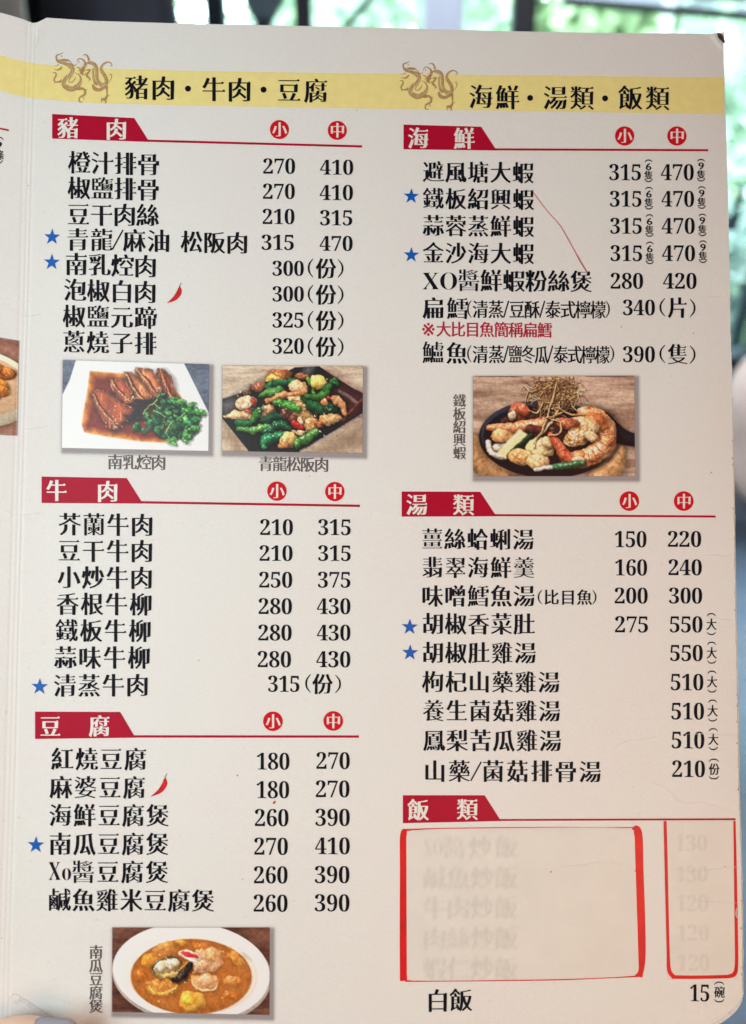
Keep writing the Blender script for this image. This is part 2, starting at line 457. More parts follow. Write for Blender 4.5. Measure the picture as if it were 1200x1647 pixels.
# ------------------------------------------------------------------ text tables (photo pixels)
R1 = [  # dish rows: list of segments (text, x0, x1, c0, c1, h)
 ([('橙汁排骨', 110.5, 254, 261.5, 264.5, 33)], [('270', 423, 475, 255, 280), ('410', 515, 568.5, 257, 281.5)]),
 ([('椒鹽排骨', 110, 253.5, 302.5, 305, 33)], [('270', 422.5, 474.5, 295.5, 320.5), ('410', 514.5, 568, 297.5, 322.5)]),
 ([('豆干肉絲', 109, 252.5, 345, 346.5, 33)], [('210', 422, 474, 336, 361), ('315', 514.5, 567.5, 338, 363)]),
 ([('青龍', 107.5, 178.5, 385.5, 386, 33), ('/', 181, 198, 370, 401), ('麻油', 199, 270, 387, 387.5, 33), ('松阪肉', 291.5, 396, 389, 391, 32)], [('315', 420.5, 473.5, 377.5, 402.5), ('470', 514.5, 567.5, 379.5, 404)]),
 ([('南乳焢肉', 105.5, 249, 425, 428.5, 33)], [('300', 438, 489, 419.5, 444, '份', 431.5)]),
 ([('泡椒白肉', 103.5, 248.5, 466.5, 470, 33)], [('300', 438, 489, 460.5, 485.5, '份', 473.5)]),
 ([('椒鹽元蹄', 102, 249, 508.5, 511, 33)], [('325', 438, 489, 502.5, 527.5, '份', 515.5)]),
 ([('蔥燒子排', 101.5, 249, 550, 552.5, 33)], [('320', 438, 489, 544, 569.5, '份', 557.5)]),
 ([('芥蘭牛肉', 95, 243.5, 843, 844.5, 33)], [('210', 418, 471.5, 835, 861), ('315', 511.5, 565, 835, 861)]),
 ([('豆干牛肉', 94, 243, 885.5, 886.5, 33)], [('210', 417, 471, 877, 902.5), ('315', 511.5, 565, 877, 902.5)]),
 ([('小炒牛肉', 93.5, 242.5, 928.5, 929.5, 33)], [('250', 416.5, 470.5, 919.5, 945.5), ('375', 511, 564.5, 919.5, 945.5)]),
 ([('香根牛柳', 91.5, 241.5, 971, 972, 33)], [('280', 415.5, 470, 962, 988), ('430', 510, 564, 962, 988)]),
 ([('鐵板牛柳', 90, 240, 1014, 1014.5, 33)], [('280', 415, 469.5, 1004.5, 1030.5), ('430', 510, 564, 1004.5, 1030.5)]),
 ([('蒜味牛柳', 88, 238.5, 1057.5, 1057.5, 33)], [('280', 414, 468.5, 1047, 1073.5), ('430', 509, 564, 1047, 1073.5)]),
 ([('清蒸牛肉', 87.5, 236, 1102.5, 1102, 33)], [('315', 431, 482.5, 1086.5, 1113, '份p', 1099.5)]),
 ([('紅燒豆腐', 83, 233, 1220.5, 1221, 33)], [('180', 412.5, 466, 1210.5, 1238), ('270', 508.5, 563, 1209.5, 1237)]),
 ([('麻婆豆腐', 81, 231, 1266, 1266.5, 33)], [('180', 412, 465.5, 1256, 1284), ('270', 507.5, 562.5, 1255, 1282.5)]),
 ([('海鮮豆腐煲', 80, 268.5, 1311, 1311.5, 33)], [('260', 409.5, 464.5, 1301, 1329), ('390', 507, 563, 1300.5, 1328.5)]),
 ([('南瓜豆腐煲', 79.5, 268, 1357, 1357.5, 33)], [('270', 408.5, 463.5, 1347, 1375), ('410', 507, 563, 1346.5, 1374)]),
 ([('Xo', 78, 115, 1386.5, 1415, 0), ('醬豆腐煲', 116.5, 267.5, 1402, 1402.5, 33)], [('260', 408, 463, 1393, 1421), ('390', 506, 562.5, 1392.5, 1420.5)]),
 ([('鹹魚雞米豆腐煲', 78.5, 341.5, 1447, 1448.5, 33)], [('260', 407.5, 463, 1438.5, 1466.5), ('390', 506, 562.5, 1438, 1466)]),
 # right column
 ([('避風塘大蝦', 680.5, 855, 276.5, 278, 31)], [('315', 979.5, 1031.5, 264, 290.5, '6', 1043, 275), ('470', 1063, 1116, 264, 290.5, '9', 1127.5, 274)]),
 ([('鐵板紹興蝦', 680.5, 855.5, 319.5, 321, 31)], [('315', 980.5, 1032.5, 307, 333, '6', 1043.5, 319), ('470', 1064, 1116.5, 307, 333, '9', 1128.5, 318)]),
 ([('蒜蓉蒸鮮蝦', 680.5, 855.5, 363, 364.5, 31)], [('315', 981, 1033, 350.5, 376.5, '6', 1044.5, 363), ('470', 1064.5, 1117.5, 350.5, 376.5, '9', 1129.5, 362)]),
 ([('金沙海大蝦', 680.5, 855.5, 407, 408, 31)], [('315', 981.5, 1033.5, 394.5, 420.5, '6', 1045, 407), ('470', 1065, 1118, 394.5, 420.5, '9', 1130.5, 405)]),
 ([('XO', 679, 735, 439, 465.5, 0), ('醬鮮蝦粉絲煲', 737, 949, 451, 453, 32)], [('280', 981.5, 1034.5, 439, 465), ('420', 1066.5, 1120.5, 439, 465)]),
 ([('扁鱈', 680.5, 750, 495.5, 496, 31.5), ('(', 752.5, 758, 483.5, 511), ('清蒸', 760.5, 808, 497.5, 497.5, 26, .88), ('/', 810, 818, 484, 511), ('豆酥', 819, 866, 498, 498, 26, .88), ('/', 868, 876, 484, 511), ('泰式檸檬', 877, 972, 498, 498.5, 26, .88), (')', 974.5, 979.5, 484, 511)], [('340', 1001.5, 1053.5, 482, 507.5, '片R', 495)]),
 ([('鱸魚', 680, 749, 567, 568, 31.5), ('(', 752.5, 758, 555.5, 583), ('清蒸', 760.5, 808.5, 570, 570, 26, .88), ('/', 810, 817.5, 556, 583), ('鹽冬瓜', 818, 880, 570, 570.5, 26, .88), ('/', 881, 889, 556, 583), ('泰式檸檬', 890, 978.5, 570.5, 571, 26, .88), (')', 981, 986.5, 556, 583)], [('390', 1001.5, 1053.5, 557, 583, '隻R', 570)]),
 ([('薑絲蛤蜊湯', 678.5, 855.5, 867, 867.5, 31)], [('150', 988, 1040, 854, 880.5), ('220', 1073.5, 1128, 854, 880)]),
 ([('翡翠海鮮羹', 679, 856.5, 912.5, 913, 31)], [('160', 988.5, 1041, 899.5, 926), ('240', 1074.5, 1129, 899.5, 925.5)]),
 ([('味噌鱈魚湯', 679, 857, 958.5, 958.5, 31.5), ('(', 866, 871.5, 949, 972), ('比目魚', 875, 950, 960.5, 960.5, 22.5), (')', 953, 958, 949, 972)], [('200', 988, 1042, 945, 971), ('300', 1075.5, 1129.5, 945, 971)]),
 ([('胡椒香菜肚', 679.5, 857.5, 1003, 1003.5, 31.5)], [('275', 988.5, 1043, 991, 1017.5), ('550', 1076.5, 1130, 991, 1017.5, '大', 1144, 1004)]),
 ([('胡椒肚雞湯', 679.5, 859, 1049.5, 1050, 31.5)], [('550', 1077, 1130.5, 1037, 1063.5, '大', 1144.5, 1050)]),
 ([('枸杞山藥雞湯', 679.5, 897, 1096.5, 1097, 31.5)], [('510', 1078, 1131.5, 1083.5, 1110.5, '大', 1145, 1096.5)]),
 ([('養生菌菇雞湯', 680.5, 898, 1143, 1143.5, 31.5)], [('510', 1079, 1132.5, 1130, 1157.5, '大', 1146, 1143)]),
 ([('鳳梨苦瓜雞湯', 681, 899.5, 1190.5, 1191, 32)], [('510', 1079.5, 1133, 1176.5, 1204, '大', 1147, 1189)]),
 ([('山藥', 682.5, 753, 1240, 1240, 32), ('/', 757, 774, 1225, 1256), ('菌菇排骨湯', 776, 963.5, 1240, 1241, 32)], [('210', 1080.5, 1134, 1223, 1250, '份s', 1148, 1237)]),
 ([('白飯', 686.5, 756.5, 1609, 1608, 33)], [('15', 1109, 1141.5, 1583, 1610.5, '碗s', 1156.5, 1595.5)]),
]
HEADS = [  # flag polygon, line end (x, y), thickness, two letters (ch, x0, x1, cy), badges ((x, y, r) small / medium)
 ([(84, 183.5), (216, 190), (240.5, 228.5), (84, 223)], (582.5, 237.5), 3.6, [('豬', 93.5, 128, 206), ('肉', 171, 203.5, 208.5)], [(449.5, 208.7, 15.3), (542.5, 210, 15.3)]),
 ([(67, 766.5), (204, 769), (230, 810), (67, 809)], (579, 815.5), 3.8, [('牛', 75, 113, 789), ('肉', 157, 192.5, 790.5)], [(445.5, 790, 15.6), (538.5, 790.7, 15.6)]),
 ([(56.5, 1144.5), (193.5, 1145), (218, 1186.5), (56.5, 1188.5)], (577.5, 1186.5), 3.8, [('豆', 65, 101, 1168), ('腐', 144, 181, 1167.5)], [(439, 1160, 15.8), (536, 1159.5, 15.8)]),
 ([(649, 200.5), (774, 204), (799, 242.3), (649, 240.3)], (1139, 243.5), 3.4, [('海', 656.5, 690.5, 222.5), ('鮮', 730.5, 764.5, 223)], [(1004.5, 219, 15.5), (1088.5, 219, 15.5)]),
 ([(646, 790.5), (772.5, 791), (798.5, 830.5), (646, 831)], (1151, 832.5), 3.4, [('湯', 654, 688, 811.5), ('類', 729, 764, 812)], [(1012, 806, 15.8), (1099.5, 806, 15.8)]),
 ([(648, 1279), (779.5, 1279), (806, 1320.5), (648, 1324)], (1183, 1319), 3.0, [('飯', 656.5, 692, 1302), ('類', 735, 771, 1301.5)], []),
]
allc = set()
for segs, prices in R1:
    for sg in segs: allc |= set(sg[0])
    for p in prices:
        if len(p) > 5: allc |= set(p[5])
allc |= set('豬肉牛豆腐海鮮湯類飯小中※大比目魚簡稱扁鱈隻條南乳焢青龍松阪瓜煲鐵板紹興蝦炒鹹仁絲份片碗醬0123456789XOo')
allc -= set('/()psR ')
chars = sorted(allc) + [('sans', '6'), ('sans', '9')]
load_glyphs(chars)
_c = [np.concatenate(GL[c]) for c in GL if isinstance(c, str) and ord(c) > 0x3000]
_p = [sum(np.linalg.norm(p - np.roll(p, 1, 0), axis=1).sum() for p in GL[c]) for c in GL if isinstance(c, str) and ord(c) > 0x3000]
PERL, PERH = float(np.percentile(_p, 55)), float(np.percentile(_p, 97))
CJKC = float(np.median([(p[:, 1].min() + p[:, 1].max()) / 2 for p in _c]))
_z = np.concatenate(GL['4']); DB = float(_z[:, 1].min()); DH = float(_z[:, 1].max()) - DB
SANS6, SANS9 = ('sans', '6'), ('sans', '9')

def segment(sg, style='song'):
    tx = sg[0]
    if tx == '/': return slash(*sg[1:5])
    if tx == '(': return par(*sg[1:5], True, 2.4)
    if tx == ')': return par(*sg[1:5], False, 2.4)
    if tx in ('Xo', 'XO'):
        x0, x1, y0, y1 = sg[1:5]; m = (x0 + x1) / 2 + (2 if tx == 'Xo' else 0)
        return latin('X', x0, m - .5, y0, y1, 'serif') + (latin('O', m + 1, x1, y0 - .5, y1 + .5, 'serif') if tx == 'XO' else latin('o', m + 1.5, x1 - .5, y0 + (y1 - y0) * .34, y1 + .5, 'serif'))
    return cjk(tx, *sg[1:6], style=style if sg[5] > 27 else 'fine', sx=sg[6] if len(sg) > 6 else 1.0)

for segs, prices in R1:
    stamp('dish_name', sum([segment(sg) for sg in segs], []), M_black, page)
    for p in prices:
        sh = digits(*p[:5])
        if len(p) > 5:
            u = p[5]
            if u == '份': sh += par(496.5, 503.5, p[6] - 15, p[6] + 14.5, True, 3.0) + cjk('份', 508.5, 540, p[6] + .5, p[6] + .5, 30) + par(543.5, 551, p[6] - 14, p[6] + 15, False, 3.0)
            elif u == '份p': sh += par(492.5, 499.5, p[6] - 15, p[6] + 14.5, True, 3.0) + cjk('份', 503, 534.5, p[6] + .5, p[6] + .5, 30) + par(539.5, 547, p[6] - 14, p[6] + 15, False, 3.0)
            elif u[-1] == 'R': sh += par(1062, 1069.5, p[6] - 15, p[6] + 14, True, 3.0) + cjk(u[0], 1074.5, 1106, p[6], p[6], 30) + par(1109.5, 1117, p[6] - 14, p[6] + 15, False, 3.0)
            elif u in '69':
                cx, cy = p[6], p[7]
                g = latin(('sans', u), cx - 4.6, cx + 4.6, cy - 12.5, cy - 1, 'tiny')
                sh += vpar(cx, cy - 15.5, 12, 3.4, True, 1.7) + g + cjk('隻', cx - 6.8, cx + 6.8, cy + 6.8, cy + 6.8, 13, 'tiny', 1.0) + vpar(cx, cy + 15.5, 12, 3.4, False, 1.7)
            elif u == '大': sh += vpar(p[6], p[7] - 15, 14, 4, True, 1.7) + cjk('大', p[6] - 8, p[6] + 8, p[7], p[7], 17, 'fine', .9) + vpar(p[6], p[7] + 14.5, 14, 4, False, 1.7)
            elif u[-1] == 's': sh += vpar(p[6], p[7] - 14, 16, 4, True, 1.7) + cjk(u[0], p[6] - 7.5, p[6] + 7.5, p[7], p[7], 17, 'fine', .9) + vpar(p[6], p[7] + 13.5, 16, 4, False, 1.7)
        stamp('price', sh, M_black, page)
stamp('note', latin('※', 679, 699, 519.5, 540.5, 'sans') + cjk('大比目魚簡稱扁鱈', 702, 886, 529.5, 531, 22.5, 'tiny', .97), M_note, page)

for flag, (ex, ey), th, lets, badges in HEADS:
    (x2, y2) = flag[2]; x3, y3 = flag[3]
    yl = y2 - .2
    stamp('section_heading', [quadfill(flag, 10, 4), ribbon([(x3 + 2, y3 - th / 2), (x2, yl - th / 2), ((x2 + ex) / 2, (yl + ey - th) / 2), (ex, ey - th / 2)], [th], 24)][:1], M_red, page, L_BAND)
    stamp('section_rule', [ribbon([(x2 - 3, yl - th / 2), (x2 * .7 + ex * .3, yl * .7 + ey * .3 - th / 2), (x2 * .3 + ex * .7, yl * .3 + ey * .7 - th / 2), (ex, ey - th / 2)], [th], 16)], M_red, page, L_BAND + .00001)
    for ch, a, b, cy in lets:
        stamp('heading_letter', cjk(ch, a, b, cy, cy, 31, 'songbold'), M_white, page, L_INK2)
    for k, (bx, by, br) in enumerate(badges):
        stamp('size_badge', [disc(bx, by, br)], M_badge, page, L_INK)
        stamp('badge_letter', cjk('小中'[k], bx - 11, bx + 11, by, by, 21.5, 'song'), M_white, page, L_INK2)

# header band: runs over both pages
bx = np.array([60, 80, 110, 150, 190, 250, 300, 400, 600, 800, 1000, 1164.5])
bt = np.interp(bx, [60, 80, 110, 155, 190, 300, 600, 1165], [103, 104.5, 106.5, 109, 111, 114, 118.5, 125])
bb = np.interp(bx, [60, 100, 150, 300, 600, 1165], [159, 162.5, 166, 170, 175, 184])
def band(xs, t, b, parent, n=60):
    q = np.linspace(xs[0], xs[-1], n); T_, B_ = np.interp(q, xs, t), np.interp(q, xs, b)
    V = np.vstack([np.column_stack([q, T_ * (1 - k / 6) + B_ * k / 6]) for k in range(7)])
    F = []
    for k in range(6):
        for i in range(n - 1):
            a = k * n + i; F += [(a, a + 1, a + n + 1), (a, a + n + 1, a + n)]
    stamp('header_band', [(V, F)], M_band, parent, L_BAND)
band(bx, bt, bb, page)
page_l_x = np.array([-60, 0, 25, 40, 52, 62])
band(page_l_x, np.array([68, 88.5, 96, 99.5, 101.5, 103]), np.array([122, 145, 153, 156, 157.5, 159]), left, 70)
for tx, x0, x1, c0, c1 in [('豬肉', 201.5, 278.5, 141, 142.5), ('牛肉', 325.5, 401, 144, 145), ('豆腐', 446.5, 524, 145.5, 146.5),
                           ('海鮮', 755, 832, 156, 157), ('湯類', 874.5, 951.5, 157.5, 158), ('飯類', 995.5, 1073, 157.5, 158.5)]:
    stamp('title_letters', cjk(tx, x0, x1, c0, c1, 35, 'song'), M_black, page, L_INK2)
for x, y in [(302.5, 143), (424, 144.7), (852.5, 158), (973, 158.7)]:
    stamp('title_dot', [disc(x, y, 4.8, 20)], M_black, page, L_INK2)
for x, y, r in [(84, 381.5, 13.5), (83.5, 422, 13.5), (64, 1104.5, 14), (58, 1359, 14), (661.5, 316, 13), (661.5, 410.5, 13), (659, 1008.5, 13.7), (659.5, 1049.8, 13.7)]:
    stamp('star_mark', [star(x, y, r)], M_blue, page)
for (x0, y0), (x1, y1) in [((292, 456), (269, 487.5)), ((269, 1245), (243, 1281))]:
    dx, dy = x1 - x0, y1 - y0
    c = stamp('chili_mark', [ribbon([(x0 - .3 * 1 + dx * .12, y0 + dy * .22), (x0 + dx * .16, y0 + dy * .45), (x0 + dx * .45, y0 + dy * .75), (x1, y1)], [4.5, 8.2, 7.0, .6], 6)], M_chili, page)
    stamp('chili_stem', [ribbon([(x0, y0 - 1), (x0 + dx * .12, y0 + dy * .12), (x0 + dx * .12, y0 + dy * .26)], [1.0, 1.2, 3.4], 4)], M_stem, page)
stamp('stray_mark', [ribbon([(443, 1288), (441, 1291), (438.5, 1292)], [1.2, 3.2, .6], 4)], M_chili, page)
stamp('pen_stroke', [ribbon([(856.5, 308), (868, 324), (882, 342), (900, 362), (912, 382), (922, 400), (933, 420), (944.5, 439)], [1.1, 1.6, 1.3, 1.5, 1.8, 1.6, 2.6, 2.2], 6)], M_pen, page, L_INK2)
for x, y, r in [(999, 498 + 28, 1.2), (1144, 760, 1.3), (574, 178, .9), (382, 1247, 1.6), (390, 1414, 1.0), (45.5, 299, 1.0), (886, 1402, 1.6), (1166, 1394, 1.2), (320, 1062, 1.0), (498, 766, 1), (1115, 536, 1)]:
    stamp('speck', [disc(x, y, r, 8)], M_dirt, page if x > 60 else left, L_INK2)

# vertical and horizontal captions
def vertical(tx, cx, y0, y1, h):
    n = len(tx); out = []
    for i, ch in enumerate(tx):
        cy = y0 + (y1 - y0) * (i + .5) / n
        out += cjk(ch, cx - h / 2, cx + h / 2, cy, cy, h, 'fine')
    return out
stamp('caption', cjk('南乳焢肉', 173.5, 265, 743, 744, 22, 'fine'), M_gray, page)
stamp('caption', cjk('青龍松阪肉', 416, 527, 746, 747.5, 21.5, 'fine'), M_gray, page)
stamp('caption', vertical('鐵板紹興蝦', 738.5, 634, 739, 19), M_gray, page)
stamp('caption', vertical('南瓜豆腐煲', 154, 1520, 1629, 20), M_gray, page)

# left page print
stamp('section_rule', [ribbon([(-200, 178), (-60, 197), (0, 207), (14.5, 210)], [2.8], 8)], M_red, left)
sh = vpar(-1, 223.5, 14, 4.5, True, 1.6) + latin(('sans', '9'), -7, 3.5, 228, 238.5, 'tiny') + cjk('條', -9, 5.5, 249.5, 250, 14.5, 'tiny') + vpar(-2, 260, 14, 4.5, False, 1.6)
stamp('price', sh, M_black, left)

# dragon emblem (coordinates of a 1200x943 view, 8.571 per pixel)
def dragon(fx, fy, k):
    f = lambda P: [((x - 180) * k + fx, (y - 160) * k + fy) for x, y in P]
    S = lambda P, W, n=7: ribbon(f(P), [q * k * .84 for q in W], n)
    body = [
        S([(345, 160), (290, 185), (245, 205), (245, 255), (275, 290), (330, 300), (370, 320)], [3, 16, 24, 30, 40, 60, 50]),
        S([(300, 200), (318, 212), (300, 222)], [3, 12, 3]),
        S([(250, 262), (300, 275), (345, 262), (385, 270), (420, 262)], [10, 50, 34, 40, 5]),
        S([(370, 255), (420, 280), (440, 300), (475, 335), (505, 330), (518, 308)], [4, 16, 12, 14, 12, 3]),
        S([(200, 345), (240, 345), (275, 325)], [3, 10, 22]), S([(205, 382), (250, 400), (300, 382), (318, 350)], [3, 18, 34, 12]),
        S([(355, 310), (430, 345), (462, 395), (440, 455), (385, 500), (345, 560), (350, 610), (410, 650), (470, 655), (535, 615), (575, 550), (570, 490), (535, 450), (490, 440)],
          [40, 78, 72, 62, 62, 66, 76, 86, 82, 70, 46, 34, 20, 5]),
        S([(480, 620), (545, 650), (600, 650)], [60, 66, 20]),
        S([(505, 490), (490, 530), (455, 565), (410, 560), (430, 510), (470, 480)], [4, 20, 26, 16, 14, 4]),
        S([(185, 440), (225, 435), (240, 470), (215, 520), (225, 560), (280, 560), (320, 545)], [4, 20, 26, 26, 24, 30, 60]), S([(215, 520), (190, 545)], [12, 3]), S([(222, 560), (215, 585)], [16, 3]),
        S([(590, 640), (630, 680), (628, 730), (590, 755), (555, 780), (555, 825), (605, 842)], [30, 40, 34, 34, 26, 24, 4]), S([(630, 670), (665, 665)], [16, 4]), S([(600, 760), (620, 790), (605, 800)], [16, 10, 3]),
        S([(525, 300), (530, 265), (560, 245), (605, 262), (632, 305), (618, 365), (585, 400), (570, 455)], [4, 14, 18, 26, 34, 50, 46, 26]), S([(545, 280), (560, 290), (545, 300)], [10, 10, 3]),
        S([(595, 205), (640, 192), (672, 225), (685, 275)], [4, 20, 30, 34]),
        S([(660, 300), (720, 308), (770, 345), (790, 420), (792, 500), (810, 560), (860, 605), (905, 600), (925, 550), (900, 480), (860, 420), (850, 370), (880, 320), (940, 292), (990, 315), (990, 345), (965, 340)],
          [30, 62, 70, 58, 54, 60, 72, 70, 62, 60, 54, 42, 32, 22, 18, 14, 5]),
        S([(655, 300), (600, 400), (600, 470)], [40, 40, 30]), S([(740, 380), (742, 470), (760, 560), (800, 600)], [30, 36, 40, 50]),
        S([(650, 400), (700, 400), (655, 470), (690, 510), (715, 540)], [20, 26, 40, 30, 6]), S([(690, 520), (685, 560)], [20, 4]),
        S([(640, 440), (618, 480)], [16, 10]), S([(735, 590), (760, 650), (820, 670), (880, 640), (930, 610)], [30, 60, 56, 60, 50]),
        S([(925, 620), (930, 700), (928, 760)], [46, 28, 22]), S([(935, 750), (900, 800), (860, 795), (855, 850)], [30, 50, 30, 8]), S([(905, 790), (915, 840), (895, 850)], [36, 20, 4]), S([(935, 750), (970, 735)], [18, 3]),
        S([(950, 465), (985, 460), (992, 500), (960, 570)], [4, 14, 16, 5]),
        S([(520, 360), (560, 380), (545, 420)], [16, 20, 12]), S([(600, 420), (640, 400)], [24, 16]),
    ]
    inner = [
        S([(430, 360), (440, 400), (400, 470), (388, 530), (420, 565), (470, 560), (510, 520)], [4, 9, 9, 9, 9, 9, 5]),
        S([(470, 400), (455, 460), (420, 500), (415, 530)], [5, 8, 8, 4]),
        S([(320, 590), (312, 530), (345, 480), (400, 430)], [3, 7, 7, 3]),
        S([(500, 435), (560, 460), (592, 520), (575, 580), (520, 640)], [4, 8, 9, 9, 5]), S([(430, 620), (400, 585), (365, 600), (380, 630)], [5, 8, 9, 4]),
        S([(735, 400), (738, 480), (755, 560)], [4, 8, 5]), S([(765, 400), (768, 490), (790, 560)], [4, 8, 5]), S([(700, 330), (750, 350), (775, 400)], [4, 9, 5]),
        S([(780, 630), (840, 640), (900, 600), (935, 600)], [4, 9, 9, 4]), S([(600, 350), (640, 340), (660, 370)], [4, 8, 4]), S([(600, 300), (575, 350), (560, 410)], [4, 7, 4]),
        S([(270, 280), (320, 290), (360, 300)], [3, 6, 3]), S([(830, 590), (880, 570)], [4, 4]), S([(600, 690), (605, 730)], [3, 6]), S([(560, 540), (530, 560), (540, 580)], [4, 6, 3]),
    ]
    for Pk, w0, w1, n_ in (([(395, 330), (440, 350), (470, 400), (445, 455), (395, 500), (350, 560), (352, 610)], 20, 26, 15), ([(690, 305), (750, 335), (780, 410), (785, 500), (800, 565), (850, 610), (900, 595)], 18, 22, 18), ([(905, 560), (895, 480), (855, 420), (852, 370), (885, 322)], 16, 8, 11), ([(420, 655), (500, 640), (560, 580), (560, 510)], 22, 8, 10)):
        Qk = catmull(Pk, 12); idx = np.linspace(2, len(Qk) - 3, n_).astype(int)
        for i_ in idx:
            d_ = Qk[i_ + 1] - Qk[i_ - 1]; d_ = d_ / np.linalg.norm(d_); nn_ = np.array([-d_[1], d_[0]]); c__ = Qk[i_]; w_ = w0 + (w1 - w0) * (i_ / len(Qk))
            inner.append(S([tuple(c__ - nn_ * w_), tuple(c__ + d_ * 7), tuple(c__ + nn_ * w_)], [2, 5.5, 2], 3))
    for ex_, ey_ in ((330, 285), (300, 262)): inner.append(disc(*f([(ex_, ey_)])[0], 6 * k, 8))
    stamp('dragon_emblem', body, M_gold, page, L_INK)
    stamp('emblem_highlight', inner, M_goldl, page, L_INK + .00003)
dragon(83.5, 84.5, .1185)
dragon(641.5, 98.5, .1150)

# crease and scuff lines
for P, wd in [([(1128, 893), (1150, 892), (1165, 894), (1182, 890)], 1.0), ([(1150, 993), (1162, 996), (1180, 997)], 1.0), ([(985, 1204), (1005, 1192), (1030, 1189), (1064, 1182)], .9),
              ([(1046, 1256), (1075, 1272), (1098, 1290), (1130, 1291), (1190, 1308)], 1.0), ([(1102, 1181), (1140, 1180), (1188, 1183)], .8), ([(1158, 1060), (1186, 1066)], .7),
              ([(1130, 480), (1150, 477), (1172, 477)], .8), ([(900, 1393), (925, 1391), (960, 1386), (985, 1386), (1022, 1402)], .9), ([(1076, 1398), (1120, 1400), (1160, 1395), (1190, 1394)], .9),
              ([(727, 1476), (740, 1464), (755, 1450)], 1.2), ([(38, 690), (55, 689), (78, 685)], .9), ([(28, 830), (50, 826), (72, 824)], .9), ([(36, 507), (50, 508), (70, 504)], 1.0), ([(60, 46), (62, 60), (57, 80)], 1.2),
              ([(1100, 1440), (1130, 1448), (1190, 1452)], .7), ([(1125, 985), (1140, 993), (1155, 994)], .7)]:
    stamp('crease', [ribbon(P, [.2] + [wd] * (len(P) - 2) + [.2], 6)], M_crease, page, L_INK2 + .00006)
    stamp('crease_shade', [ribbon([(x, y + 1.1) for x, y in P], [.1] + [wd * .7] * (len(P) - 2) + [.1], 6)], M_crease_shade, page, L_INK2 + .00005)  # shade under each crease painted as a thin darker line
for P, wd in [([(2, 497), (18, 500), (33, 506)], 1.0), ([(0, 815), (12, 822), (24, 830)], 1.0), ([(12, 324), (40, 327)], .8)]:
    stamp('crease', [ribbon(P, [.2] + [wd] * (len(P) - 2) + [.2], 6)], M_crease, left, L_INK)

# scuffed corners
M_scuff = material('scuffed_laminate', (.88, .86, .83), rough=.3, spec=.6, alpha=.8, noise=.15, nscale=900)
stamp('scuff', [ribbon([(1157, 57.5), (1150, 60), (1154, 70), (1163, 80)], [3, 4, 3, 1], 6)], M_scuff, page, .0013)
stamp('peeled_corner', [ribbon([(1151, 57), (1156, 63), (1162.5, 73)], [2, 8, 3], 6)], material('peeled_card', (.10, .07, .06), rough=.7, noise=.5, nscale=700), page, .0015)
stamp('scuff', [ribbon([(22, 1612), (34, 1608), (48, 1616), (62, 1624), (80, 1632), (96, 1641), (110, 1646)], [4, 6, 8, 5, 3, 2.5, 2], 6), ribbon([(14, 1606), (24, 1598), (33, 1606), (26, 1615)], [1, 1.5, 2, 1], 6)], M_scuff, page, L_INK2)
stamp('scuff', [ribbon([(1193, 1606), (1186, 1618), (1176, 1628), (1160, 1641), (1140, 1651)], [3, 5, 7, 6, 4], 8)], M_scuff, page, L_INK2)
M_wear = material('worn_yellowed_rim', (.74, .63, .48), rough=.7, alpha=.75, noise=.2, nscale=500)
ys = np.arange(640, 1600, 5.0)
stamp('edge_wear', [ribbon([(float(interp(y, RIGHT)) - 1.1, y) for y in ys], [1.0 + 1.6 * min(1, (y - 640) / 200) * (.5 + .5 * math.sin(y * .13) * math.sin(y * .031 + 1) + .3 * random.random()) for y in ys], 2)], M_wear, page, L_INK2)
for y in np.arange(690, 1600, 9.0):
    if random.random() < .18:
        xr = float(interp(y, RIGHT)); l = random.uniform(3, 9)
        stamp('edge_wear', [ribbon([(xr - .3, y), (xr - random.uniform(1.2, 3.6), y + l / 2), (xr - .3, y + l)], [.6, random.uniform(1.0, 3.0), .6], 3)], M_edge, page, L_INK2)

# ------------------------------------------------------------------ printed food photographs (painted as print, vertex colours)
def fbm(h, w_, cell, octv=4, seed=0, stretch=(1, 1)):
    r = np.random.default_rng(seed); out = np.zeros((h, w_)); amp = 1; tot = 0
    for o in range(octv):
        c = cell / 2 ** o; gy, gx = int(h / (c * stretch[1])) + 3, int(w_ / (c * stretch[0])) + 3
        g = r.random((gy, gx)); y = np.arange(h) / (c * stretch[1]); x = np.arange(w_) / (c * stretch[0])
        yi, xi = y.astype(int), x.astype(int); fy, fx = (y - yi)[:, None], (x - xi)[None, :]
        fy, fx = fy * fy * (3 - 2 * fy), fx * fx * (3 - 2 * fx)
        a = g[yi][:, xi]; b = g[yi][:, xi + 1]; c_ = g[yi + 1][:, xi]; d = g[yi + 1][:, xi + 1]
        out += amp * ((a * (1 - fx) + b * fx) * (1 - fy) + (c_ * (1 - fx) + d * fx) * fy); tot += amp; amp *= .55
    return out / tot
LD = np.array([-.35, -.62, .70]); LD /= np.linalg.norm(LD); HV = LD + np.array([0, 0, 1]); HV /= np.linalg.norm(HV)
